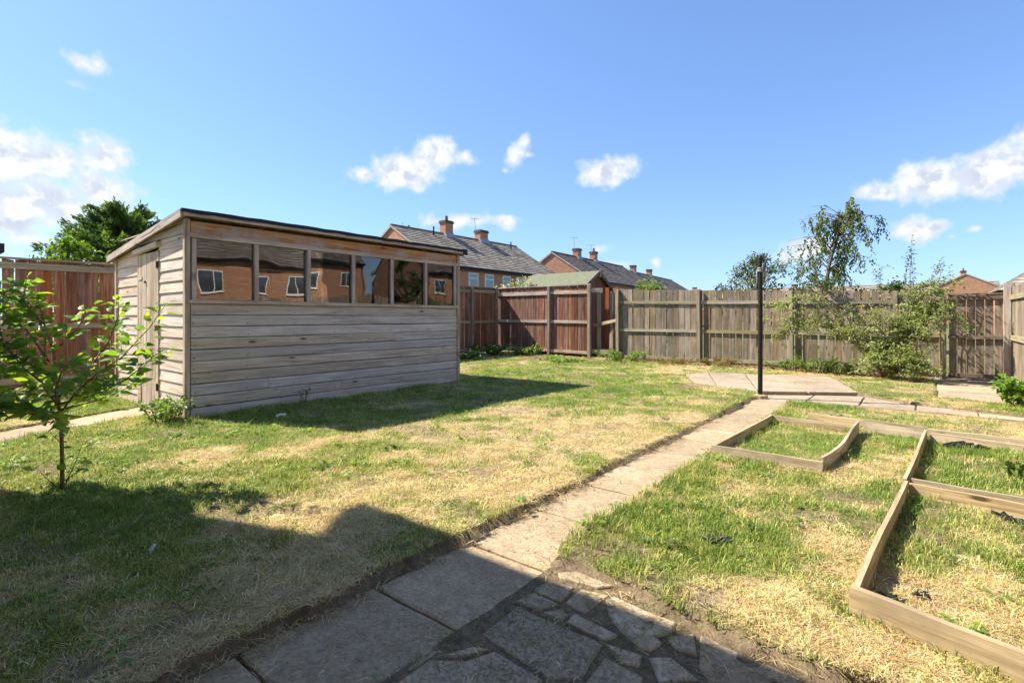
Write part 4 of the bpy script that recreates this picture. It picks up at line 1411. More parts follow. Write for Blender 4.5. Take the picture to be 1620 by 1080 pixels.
def weed_clump(label, x, y, rad, h, cols, n=10, size=.06, seed=0, asp=.55, per=45, name='weed_clump'):
    r = random.Random(seed)
    st = []
    for i in range(n):
        a = r.uniform(0, 6.28); q = rad*math.sqrt(r.random())
        p0 = (math.cos(a)*q*.5, math.sin(a)*q*.5, 0)
        st.append([p0, (p0[0]+math.cos(a)*q*.4, p0[1]+math.sin(a)*q*.4, h*r.uniform(.35, .6)), (p0[0]+math.cos(a)*q*.9, p0[1]+math.sin(a)*q*.9, h*r.uniform(.6, 1.0))])
    return stems_plant(name, label, x, y, st, cols, size, asp, per, seed, 'weeds', .03, .1, .006, 'weeds at the foot of fences and walls', side=2, sl=.1)

GW = [(.11, .175, .04), (.15, .22, .05), (.20, .27, .065), (.08, .13, .03)]
weed_clump('leafy weeds at the foot of the back fence behind the post', -2.45, 12.55, .35, .24, GW, 9, .07, 1)
weed_clump('green brambles at the fence foot left of the variegated shrub', -1.75, 12.4, .42, .34, GW, 13, .08, 2)
weed_clump('dark leafy growth under the variegated shrub', -1.15, 12.35, .4, .28, GW, 10, .07, 3)
weed_clump('dry brown-green scrub along the fence foot near the flagstones', -3.8, 12.55, .5, .2, [(.18, .13, .05), (.12, .13, .04), (.25, .14, .06)], 14, .07, 4)
weed_clump('reddish low weeds at the fence foot beside the grey post', -4.9, 12.55, .5, .17, [(.22, .11, .05), (.13, .14, .04), (.17, .18, .05)], 14, .065, 5)
weed_clump('tall weeds sprouting below the end of the grey fence', -6.2, 12.35, .6, .26, GW, 18, .09, 6)
weed_clump('low green weeds on the dug corner by the stained fence', -9.35, 12.35, .5, .32, GW, 16, .10, 7)
weed_clump('dark weeds in the shade under the side fence', -10.45, 11.9, .5, .35, GW, 18, .10, 8)
weed_clump('broad weed leaves beyond the far end of the shed', -9.9, 10.2, .6, .22, GW, 14, .11, 9)
weed_clump('light green plant growing by the lichened post at the gate', .98, 9.45, .16, .40, [(.15, .26, .04), (.20, .32, .06), (.10, .19, .03)], 18, .085, 10)
weed_clump('leafy weed sprouting at the near corner of the shed', -6.50, 2.02, .24, .30, GW, 16, .055, 11)
weed_clump('tall grassy weeds against the shed beside the door path', -6.98, 2.08, .16, .26, GW, 9, .05, 12)
weed_clump('brown-stemmed weed against the long shed wall', -6.36, 3.55, .08, .26, [(.17, .18, .06), (.24, .17, .08)], 3, .035, 13)
weed_clump('green weeds behind the shed end by the dark fence', -9.8, 2.6, .6, .35, GW, 18, .09, 14)
weed_clump('small green weed in the middle of the grass beside the path', -1.02, 2.55, .07, .05, [(.16, .26, .04), (.20, .30, .05)], 7, .028, 15)
weed_clump('weedy green patch at the edge of the long-grass bed', .62, 5.0, .2, .14, GW, 9, .06, 16)
weed_clump('broad-leaved weeds on the lawn beside the dug corner', -7.3, 11.3, .5, .12, [(.13, .21, .04), (.18, .27, .06)], 12, .10, 17)
fl = stems_plant('climbing_flowers', 'pale pink and lilac climber flowering over the stained fence', -10.75, 13.28,
                 [[(-.7+i*.17, 0, 1.2), (-.65+i*.17, 0, 1.8), (-.6+i*.19, -.05, 2.05+.32*(i/8)**1.2+random.uniform(-.04, .08))] for i in range(9)],
                 [(.55, .38, .55), (.62, .50, .62), (.20, .25, .06), (.26, .30, .08), (.60, .45, .35), (.45, .33, .58)], .085, .8, 60, 3, 'climber', .1, .3, .008, z0=0.12)


# sapling: every leaf an object
def sapling():
    bx, by = -4.50, .80
    z0 = float(lawn_z(np.array([bx]), np.array([by]))[0])-.01
    t = empty('sapling', (bx, by, z0), 'young leafy sapling with a thin straight trunk on the lawn', 'tree')
    rt = Vector((math.cos(R(38.6)), math.sin(R(38.6)), 0)); fw = Vector((-math.sin(R(38.6)), math.cos(R(38.6)), 0))
    L = lambda a, b, z: rt*(a*1.12-(.02 if z > .5 else 0))+fw*b*1.1+Vector((0, 0, z if z < .45 else .45+(z-.45)*1.16))
    tb = MB()
    tr = [L(0, 0, -.1), L(0, 0, .2), L(-.005, 0, .45), L(-.02, .01, .62), L(-.05, .02, .85), L(-.10, .0, 1.05), L(-.14, 0, 1.22)]
    tb.tube([tuple(p) for p in tr], [.0135, .012, .011, .010, .008, .005, .0025], 8)
    tb.build('trunk', M['twig'], t, True)
    r = random.Random(14)
    # branches in view-plane offsets (right, away, up)
    BR = [
        [(-.01, 0, .50), (.12, -.03, .62), (.27, -.05, .74), (.42, -.06, .83), (.60, -.08, 1.00), (.70, -.08, 1.14)],
        [(-.02, 0, .58), (.10, .08, .74), (.20, .12, .90), (.25, .14, 1.06), (.25, .14, 1.17)],
        [(-.02, 0, .55), (.18, .02, .60), (.36, .03, .68), (.52, .03, .80), (.63, .02, .86)],
        [(-.02, .0, .62), (-.16, -.05, .76), (-.26, -.08, .92), (-.30, -.08, 1.08), (-.22, -.08, 1.24)],
        [(-.01, 0, .48), (-.14, -.08, .52), (-.28, -.14, .52), (-.42, -.18, .47), (-.50, -.2, .40)],
        [(-.02, 0, .56), (-.18, .08, .66), (-.34, .10, .72), (-.5, .12, .80), (-.62, .12, .92)],
        [(-.03, .01, .66), (.02, -.12, .82), (.08, -.18, .94), (.12, -.2, 1.0)],
        [(-.01, 0, .45), (.08, -.14, .50), (.16, -.22, .52), (.26, -.28, .48)],
        [(-.05, .02, .85), (.05, .08, 1.0), (.10, .1, 1.12)],
        [(-.08, .0, .95), (-.2, .05, 1.1), (-.33, .06, 1.28)],
        [(-.01, 0, .47), (-.06, -.16, .56), (-.14, -.26, .62), (-.25, -.3, .60)],
        [(-.03, 0, .7), (-.2, -.1, .86), (-.36, -.12, .96), (-.46, -.12, 1.12)],
        [(0, 0, .52), (.14, .14, .56), (.26, .2, .62), (.34, .22, .70)],
        [(-.03, .0, .60), (-.22, -.02, .62), (-.42, -.02, .62), (-.60, .0, .66), (-.75, .0, .72)],
        [(-.06, .0, .80), (-.25, .06, .98), (-.42, .08, 1.10), (-.55, .1, 1.24)],
        [(-.02, .0, .50), (-.20, .10, .50), (-.38, .16, .50), (-.55, .2, .56)],
        [(-.10, .0, 1.02), (-.16, -.06, 1.15), (-.12, -.08, 1.28)],
        [(-.02, .0, .55), (.12, -.16, .66), (.22, -.24, .76), (.30, -.26, .84)],
    ]
    low = [[(0, .02, .02), (.06, -.02, .10), (.11, -.03, .20), (.14, -.03, .30), (.165, -.03, .36)], [(-.01, -.02, .02), (-.06, -.05, .10), (-.10, -.06, .17)],
           [(0, 0, .05), (.05, .05, .10), (.10, .07, .13)], [(.0, 0, .3), (-.05, .02, .33), (-.09, .02, .38)]]
    brs = []
    for bi, b in enumerate(BR+low):
        pts = [L(*p) for p in b]
        mb = MB(); n = len(pts)
        r0 = .0075 if bi < len(BR) else .004
        mb.tube([tuple(p) for p in pts], [r0*(1-.8*i/(n-1)) for i in range(n)], 6)
        mb.build('branch', M['twig'], t, True)
        brs.append((pts, bi >= len(BR)))
    # six leaf shapes
    def leaf(len_, wid, col, fold, curl):
        b = MB(); K = 5
        prof = [0.03, .62, 1.0, .82, .42, 0.0]
        for i in range(K+1):
            u = i/K
            w = wid*prof[i]*.5
            z = -curl*u*u*len_
            b.v += [(len_*u, 0, z), (len_*u, w, z+w*fold), (len_*u, -w, z+w*fold)]
        for i in range(K):
            a0 = i*3
            b.f += [(a0, a0+3, a0+4, a0+1), (a0, a0+2, a0+5, a0+3)]
        me = b.mesh('leaf', M['leaf'], True)
        at = me.attributes.new('col', 'FLOAT_COLOR', 'POINT')
        c = []
        for i in range(K+1):
            for k_ in range(3):
                f = 1.12 if k_ == 0 else random.uniform(.92, 1.05)
                c += [col[0]*f, col[1]*f, col[2]*f, 1]
        at.data.foreach_set('color', c)
        return me
    cols = [(.12, .21, .04), (.16, .255, .045), (.21, .30, .05), (.10, .18, .04), (.28, .35, .055), (.13, .225, .055), (.37, .39, .05), (.43, .37, .06)]
    LV = [leaf(random.uniform(.086, .122), random.uniform(.056, .076), c, random.uniform(.15, .45), random.uniform(.1, .4)) for c in cols for _ in (0, 1)]
    cnt = 0
    EV, EF, EC = [], [], []
    rr_ = random.Random(8)
    order = []
    for pts, is_low in brs:
        Ln = sum((pts[i+1]-pts[i]).length for i in range(len(pts)-1))
        lean = (pts[-1]-pts[0]).dot(rt); n = int(Ln*((78 if lean > .15 else 118) if not is_low else 26))
        for k in range(n): order.append((pts, is_low, k, n))
    big = set(rr_.sample(range(len(order)), min(290, len(order))))
    for idx, (pts, is_low, k, n) in enumerate(order):
        u = .16+.84*(k+r.random()*.8)/n
        kk = min(u, .998)*(len(pts)-1); i = int(kk)
        p = pts[i].lerp(pts[i+1], kk-i)
        ax = (pts[i+1]-pts[i]).normalized()
        an = k*2.4+r.uniform(-.5, .5)
        sd = Vector((math.cos(an), math.sin(an), r.uniform(-.35, .5)))
        d = (sd+ax*.45).normalized()
        upv = (Vector((r.gauss(0, .55), r.gauss(0, .55), .8))+Vector((-.1, -.35, 0))).normalized()
        y = upv.cross(d).normalized(); z = d.cross(y)
        Mx = Matrix((d, y, z)).transposed()
        tipw = u > .8
        me = LV[r.randrange(8, 16) if (tipw and r.random() < .55) else r.randrange(0, 13)]
        s_ = r.uniform(.55, 1.15)*(.7 if is_low else .92)*(.75 if tipw else 1.0)
        loc = p+sd*r.uniform(.008, .05)
        if idx in big:
            o = link('leaf', me, None, t)
            o.location = loc; o.rotation_euler = Mx.to_euler(); o.scale = (s_, s_, s_)
        else:
            b0 = len(EV)
            EV += [tuple(loc+Mx@(v.co*s_*.95)) for v in me.vertices]
            EF += [tuple(q+b0 for q in f.vertices) for f in me.polygons]
            EC += [x for dd in me.attributes['col'].data for x in dd.color]
    em = pydata('small_leaves', EV, EF, M['leaf'], True)
    em.attributes.new('col', 'FLOAT_COLOR', 'POINT').data.foreach_set('color', EC)
    link('small_leaves', em, None, t)['kind'] = 'stuff'
    b = MB()
    for z in (.36, .38):
        b.tube([(.018*math.cos(a*math.pi/5), .018*math.sin(a*math.pi/5), z) for a in range(11)], [.0035]*11, 4)
    b.build('tie', M['rope'], t)
sapling()


# ------------------------------------------------------------------ houses
def roof_slope(b, along_a, along_b, eave, ridge, courses, attr, th=.05):
    """strips of tiles from eave line to ridge line; eave/ridge are functions t-> point along a..b"""
    for c in range(courses):
        u0 = c/courses; u1 = (c+1)/courses+.012
        P = lambda q, u: eave[q].lerp(ridge[q], u)
        nrm = (ridge[0]-eave[0]).cross(eave[1]-eave[0]).normalized()
        if nrm.z < 0: nrm = -nrm
        a0, a1 = P(0, u0)+nrm*th, P(1, u0)+nrm*th
        c0, c1 = P(0, min(u1, 1))+nrm*.004, P(1, min(u1, 1))+nrm*.004
        d0, d1 = P(0, u0)-nrm*.01, P(1, u0)-nrm*.01
        n = len(b.v)
        b.v += [tuple(a0), tuple(a1), tuple(c1), tuple(c0), tuple(d0), tuple(d1)]
        b.f += [(n, n+1, n+2, n+3), (n+4, n+5, n+1, n), (n+4, n, n+3), (n+1, n+5, n+2)]
        L = (eave[1]-eave[0]).length
        attr += [(c, 0), (c, L), (c, L), (c, 0), (c, 0), (c, L)]


def house(name, label, ox, oy, yaw, width, depth, eave, ridge, wins_front=(), chim=(), tile='tile', brickm='brick', courses=16, ov=.28, group=None, wins_gable=(), gut=True, vents=(), doors=(), hip=False, aerials=()):
    """local X along the ridge (0..width), local Y depth (0 front .. depth); front faces -Y local"""
    h = empty(name, (ox, oy, -.05), label, 'house', group, yaw)
    # walls as one pentagon prism
    w = MB()
    a = [(0, 0, 0), (width, 0, 0), (width, depth, 0), (0, depth, 0), (0, 0, eave), (width, 0, eave), (width, depth, eave), (0, depth, eave), (0, depth/2, ridge), (width, depth/2, ridge)]
    if hip: a[8] = (depth*.45, depth/2, ridge-.02); a[9] = (width-depth*.45, depth/2, ridge-.02)
    w.v = a
    w.f = [(0, 1, 5, 4), (1, 2, 6, 9, 5), (2, 3, 7, 6), (3, 0, 4, 8, 7), (4, 5, 9, 8), (6, 7, 8, 9)]
    w.build('wall', M[brickm], h)
    sl = (ridge-eave)/(depth/2)
    b = MB(); at = []
    vo = .09
    for sgn in (0, 1):
        ye = -ov if sgn == 0 else depth+ov
        e = [Vector((-vo, ye, eave-sl*ov+.05)), Vector((width+vo, ye, eave-sl*ov+.05))]
        r_ = [Vector((-vo, depth/2, ridge+.05)), Vector((width+vo, depth/2, ridge+.05))]
        if hip:
            e[0].x = -ov; e[1].x = width+ov; r_[0].x = depth*.45; r_[1].x = width-depth*.45
        roof_slope(b, 0, 1, e, r_, courses, at)
    if hip:
        for (xe, xr) in ((-ov, depth*.45), (width+ov, width-depth*.45)):
            e = [Vector((xe, -ov, eave-sl*ov+.05)), Vector((xe, depth+ov, eave-sl*ov+.05))]
            r_ = [Vector((xr, depth/2, ridge+.05)), Vector((xr, depth/2+.01, ridge+.05))]
            roof_slope(b, 0, 1, e, r_, courses, at)
    me = b.mesh('roof', M[tile])
    aa = me.attributes.new('course', 'FLOAT', 'POINT'); aa.data.foreach_set('value', [p[0] for p in at])
    aa = me.attributes.new('along', 'FLOAT', 'POINT'); aa.data.foreach_set('value', [p[1] for p in at])
    roof = link('roof', me, None, h)
    rb = MB(); hx = depth*.45 if hip else -vo; rb.tube([(hx, depth/2, ridge+.06), (width-hx, depth/2, ridge+.06)], [.10, .10], 8); rb.build('ridge_tiles', M[tile], roof)
    for xg in (() if hip else (-vo+.01, width+vo-.01)):
        for sgn in (0, 1):
            ye = -ov if sgn == 0 else depth+ov
            o = bar('barge_board', (xg, ye, eave-sl*ov-.02), (xg, depth/2, ridge-.02), .05, .10, M['shed_trim'], roof)
    if gut:
        for ye in (-ov-.03, depth+ov+.03):
            g2 = MB(); g2.tube([(-vo, ye, eave-sl*ov+.0), (width+vo, ye, eave-sl*ov+.0)], [.065, .065], 8); g2.build('gutter', M['gutter'], h)
        sf = MB(); sf.box(-.02, -ov+.03, eave-sl*ov-.16, width+.02, -.004, eave-sl*ov-.04); sf.build('soffit', M['gutter'], h)
        g2 = MB(); g2.tube([(.3, -.06, 0), (.3, -.06, eave-.3)], [.04, .04], 8); g2.build('downpipe', M['gutter'], h)
    for (cx, cw, chh, pots) in chim:
        cb = MB(); cb.box(cx-cw/2, depth/2-.32, ridge-.5, cx+cw/2, depth/2+.32, ridge+chh)
        c = cb.build('chimney', M[brickm], roof)
        cb = MB(); cb.box(cx-cw/2-.07, depth/2-.39, ridge+chh-.16, cx+cw/2+.07, depth/2+.39, ridge+chh-.06); cb.box(cx-cw/2-.03, depth/2-.35, ridge+chh-.058, cx+cw/2+.03, depth/2+.35, ridge+chh+.04)
        cb.build('chimney_crown', M['tile_dark'], roof)
        for k in range(pots):
            px_ = cx+(k-(pots-1)/2)*.3
            cb = MB(); cb.tube([(px_, depth/2, ridge+chh), (px_, depth/2, ridge+chh+.38), (px_, depth/2, ridge+chh+.42)], [.13, .115, .14], 10); cb.build('chimney_pot', M['pot'], roof)
        cb = MB(); cb.hexa([(cx-cw/2-.06, depth/2-.55, ridge-.55*sl+.12), (cx+cw/2+.06, depth/2-.55, ridge-.55*sl+.12), (cx+cw/2+.06, depth/2-.3, ridge-.3*sl+.12), (cx-cw/2-.06, depth/2-.3, ridge-.3*sl+.12), (cx-cw/2-.06, depth/2-.5, ridge-.5*sl+.16), (cx+cw/2+.06, depth/2-.5, ridge-.5*sl+.16), (cx+cw/2+.06, depth/2-.3, ridge+.2), (cx-cw/2-.06, depth/2-.3, ridge+.2)])
        cb.build('flashing', M['lead'], roof)
    for (cx, top_) in aerials:
        cb = MB(); z1 = ridge+top_
        cb.tube([(cx, depth/2, ridge+.3), (cx-.25, depth/2, z1)], [.022, .018], 6)
        cb.tube([(cx-.25, depth/2-.45, z1-.05), (cx-.25, depth/2+.45, z1+.05)], [.014, .014], 6)
        for q in range(6):
            y_ = depth/2-.4+q*.16
            cb.tube([(cx-.45+.02*q, y_, z1-.045+.018*q), (cx-.05-.02*q, y_, z1-.045+.018*q)], [.010, .010], 5)
        cb.build('aerial', M['lead'], roof)
    for (vx, vu) in vents:
        zz = eave+(ridge-eave)*vu; yy = depth/2*vu
        cb = MB(); cb.tube([(vx, yy, zz), (vx, yy, zz+.75)], [.055, .055], 8); cb.build('vent_pipe', M['gutter'], roof)
    def win(px_, z0, ww, hh, face, split, tran):
        # face 0: front (y=0, out -y); 1: gable x=0 (out -x)
        p = empty('window'); p.parent = h
        if face == 0: p.location = (px_, -.03, z0); p.rotation_euler = (0, 0, 0)
        elif face == 1: p.location = (-.03, px_, z0); p.rotation_euler = (0, 0, R(-90))
        t = .065
        f = MB()
        f.box(0, -.02, 0, ww, .03, t); f.box(0, -.02, hh-t, ww, .03, hh); f.box(0, -.02, t, t, .03, hh-t); f.box(ww-t, -.02, t, ww, .03, hh-t)
        for k in range(1, split): f.box(ww*k/split-t*.45, -.025, t, ww*k/split+t*.45, .025, hh-t)
        if tran: 
            f.box(t, -.024, hh*.68, ww-t, .024, hh*.68+t*.8)
        f.build('frame', M['upvc'], p)
        f = MB(); f.box(t*.9, -.004, t*.9, ww-t*.9, .012, hh-t*.9); f.build('pane', M['hglass'], p)
        f = MB(); f.box(-.06, -.06, -.07, ww+.06, .02, -.003); f.build('sill', M['upvc'], p)
        for q in range(2):
            f = MB(); x_ = t if q == 0 else ww*.72; f.box(x_, .013, t, x_+ww*.2, .02, hh-t); f.build('curtain', M['curtain'], p)
    for a in wins_front: win(a[0], a[1], a[2], a[3], 0, a[4], a[5])
    for a in wins_gable: win(a[0], a[1], a[2], a[3], 1, a[4], a[5])
    for (dx_, dw_) in doors:
        f = MB(); f.box(dx_, -.05, .05, dx_+dw_, .01, 2.15); f.build('door', M['upvc'], h)
    return h

# nearer brick semi: ridge along Y, front faces +X -> yaw 90deg maps local X to +Y and local -Y (front) to +X
# local origin at front/near corner
AX, AY = -24.0, 22.4
house('brick_house', 'brick semi with grey tiled roof and two chimneys above the shed end', AX, AY, R(90), 13.8, 9.0, 4.75, 7.55,
      wins_front=[(2.9, 3.05, .95, 1.25, 1, 1), (4.55, 3.05, .95, 1.25, 1, 1), (6.5, 3.0, .95, 1.3, 1, 1), (8.1, 3.0, 1.1, 1.3, 2, 1), (10.9, 3.05, 1.2, 1.2, 2, 1), (3, .9, 1.6, 1.2, 2, 1), (6.5, .9, 1.6, 1.2, 2, 1), (10, .9, 1.6, 1.2, 2, 1)],
      chim=[(5.2, .80, 1.05, 1), (9.2, .95, .85, 0)], vents=[(3.3, .86), (12.0, .80)], aerials=[(8.6, 1.75)], courses=17, group='brick houses of the estate')
house('brick_house', 'brick terrace with dark tiled roof behind the green-felted shed', -23.7, 41.6, R(94), 17.5, 8.6, 4.8, 7.55,
      wins_front=[(2, 3.0, 1.2, 1.2, 2, 1), (6, 3.0, 1.2, 1.2, 2, 1), (10, 3.0, 1.2, 1.2, 2, 1), (14, 3.0, 1.2, 1.2, 2, 1)],
      aerials=[(4.7, 2.0), (8.8, 1.7)], chim=[(5.2, .8, .9, 0), (9.2, .7, 1.0, 1)], tile='tile_dark', courses=16, group='brick houses of the estate')
house('brick_house', 'farthest terrace roof with two small chimneys right of the others', -25.9, 60.4, R(96), 24, 8.6, 4.7, 7.4,
      wins_front=[(3, 3.0, 1.2, 1.2, 2, 1), (9, 3.0, 1.2, 1.2, 2, 1), (15, 3.0, 1.2, 1.2, 2, 1)],
      chim=[(5, .8, .9, 0), (12, .8, .9, 0)], tile='tile_dark', courses=15, group='brick houses of the estate')
# far terrace across the end of the view: front faces -Y
house('brick_house', 'long low-looking terrace roof far behind the birch', -42.0, 112.0, 0, 52.0, 8.6, 4.7, 7.1,
      wins_front=[(4+i*5.5, 3.0, 1.4, 1.2, 2, 1) for i in range(9)], chim=[(2.0, .8, .9, 0), (22, .8, .8, 0)], courses=14, group='brick houses of the estate')
# gable-fronted house: gable faces us (local gable x=0 side faces -Y): yaw 90 -> local -x is -Y
house('brick_house', 'orange brick gable end with a stubby chimney behind the gate', 9.1, 98.0, R(90), 9.0, 8.2, 5.3, 7.5, chim=[(5.5, 1.5, .75, 2)], brickm='brick_o', courses=14, group='brick houses of the estate')
house('brick_house', 'grey tiled bungalow roof at the edge behind the lichened post', 4.1, 45.0, R(0), 14.0, 9.0, 3.1, 6.2, hip=True, wins_front=[(2, 1.0, 1.4, 1.1, 2, 1), (6, 1.0, 1.4, 1.1, 2, 1)], courses=15, group='brick houses of the estate')
# houses across the other boundary (mirrored in the shed windows): front faces -X -> yaw -90, local X runs -Y
house('brick_house', 'orange brick terrace mirrored in the first shed windows', 23.5, 25.6, R(-90), 21.0, 8.6, 5.6, 9.2,
      wins_front=[(1.0, 3.5, 1.25, 1.25, 2, 0), (4.4, 3.2, 1.4, 1.45, 2, 0), (7.6, 3.3, .9, 1.4, 1, 0), (11.3, 3.2, 1.6, 1.5, 2, 0), (15.6, 3.3, 1.6, 1.45, 2, 0), (18.8, 3.3, .9, 1.4, 1, 0)] + [(1.5+4*i, .8, 1.6, 1.3, 2, 0) for i in range(5)],
      chim=[(4, .9, .9, 2), (15, .9, .9, 2)], tile='tile_dark', brickm='brick_o', courses=18, group='brick houses of the estate')
house('brick_house', 'orange brick terrace mirrored in the last shed windows', 21.5, 47.5, R(-90), 16.0, 8.6, 5.6, 9.2,
      wins_front=[(1.5+4.2*i, 3.4, 1.4, 1.4, 2, 0) for i in range(4)] + [(1.5+4.2*i, .8, 1.6, 1.3, 2, 0) for i in range(4)],
      chim=[(5, .9, .9, 2)], tile='tile_dark', brickm='brick_o', courses=18, group='brick houses of the estate')
tree('broadleaf_tree', 'dark tree between the mirrored terraces', 21.0, 28.5, 6.5, 3.4, G_DARK, 2200, .3, .6, 40, .2, 31)
# the house this garden belongs to, behind the viewpoint (it throws the foreground shadow; its unseen walls are made pale to bounce light)
house('brick_house', 'unseen house made pale for bounce light whose eaves shade the near lawn and paving', -6.64, -.20-8.4, 0, 16.0, 8.4, 5.0, 7.9,
      chim=[(5, .9, .9, 2)], tile='tile_dark', brickm='cream', courses=18, ov=.36, group='brick houses of the estate')


def garden_outbuilding():
    o = empty('flat_roofed_outbuilding', (-19.0, .2, 0), 'red brick outbuilding with a dark flat roof beyond the side fence', 'outbuilding')
    b = MB(); b.box(-3.0, -1.6, -.05, 2.1, 1.62, 2.72); b.build('wall', M['brick'], o)
    b = MB(); b.box(-3.15, -1.75, 2.722, 2.25, 1.75, 2.93); b.build('roof', M['felt'], o)
garden_outbuilding()


def neighbour_shed():
    o = empty('neighbour_shed', (-7.9, 14.1, 0), 'red neighbouring shed with a green felt apex roof behind the stained fence', 'shed')
    L, y0, y1, ze, zr = 2.35, -.85, .85, 2.10, 2.60
    w = MB()
    w.v = [(0, y0, 0), (0, y1, 0), (-L, y1, 0), (-L, y0, 0), (0, y0, ze), (0, y1, ze), (-L, y1, ze), (-L, y0, ze), (0, 0, zr-.03), (-L, 0, zr-.03)]
    w.f = [(0, 1, 5, 8, 4), (1, 2, 6, 5), (2, 3, 7, 9, 6), (3, 0, 4, 7), (4, 8, 9, 7), (5, 6, 9, 8)]
    w.build('wall', M['redshed'], o)
    for k in range(9):
        y = y0+.095+k*.19
        z = ze+(zr-ze)*(1-abs(y)/.85)-.05
        b = MB(); b.box(.002, -.085, .05, .016, .085, z-.04); b.build('board', M['redshed'], o, loc=(0, y, 0))
    for s in (-1, 1):
        b = MB()
        n = 10
        for i in range(n+1):
            x = .10-(L+.2)*i/n
            j = random.uniform(-.006, .006)
            b.v += [(x, 0, zr+.03+j), (x, s*.97, ze-.035+j)]
        for i in range(n): b.f.append((i*2, i*2+2, i*2+3, i*2+1) if s > 0 else (i*2, i*2+1, i*2+3, i*2+2))
        f = b.build('roof_felt', M['felt_green'], o)
        m_ = f.modifiers.new('t', 'SOLIDIFY'); m_.thickness = .02; m_.offset = -1
        bar('barge_board', (.115, 0, zr-.0), (.115, s*.98, ze-.065), .03, .10, M['gate_x'], o)
    b = MB(); b.hexa([(.13, -.04, zr-.16), (.15, -.04, zr-.16), (.15, .04, zr-.16), (.13, .04, zr-.16), (.13, -.02, zr+.12), (.15, -.02, zr+.12), (.15, .02, zr+.12), (.13, .02, zr+.12)])
    b.build('finial', M['redpale_x'], o)
neighbour_shed()


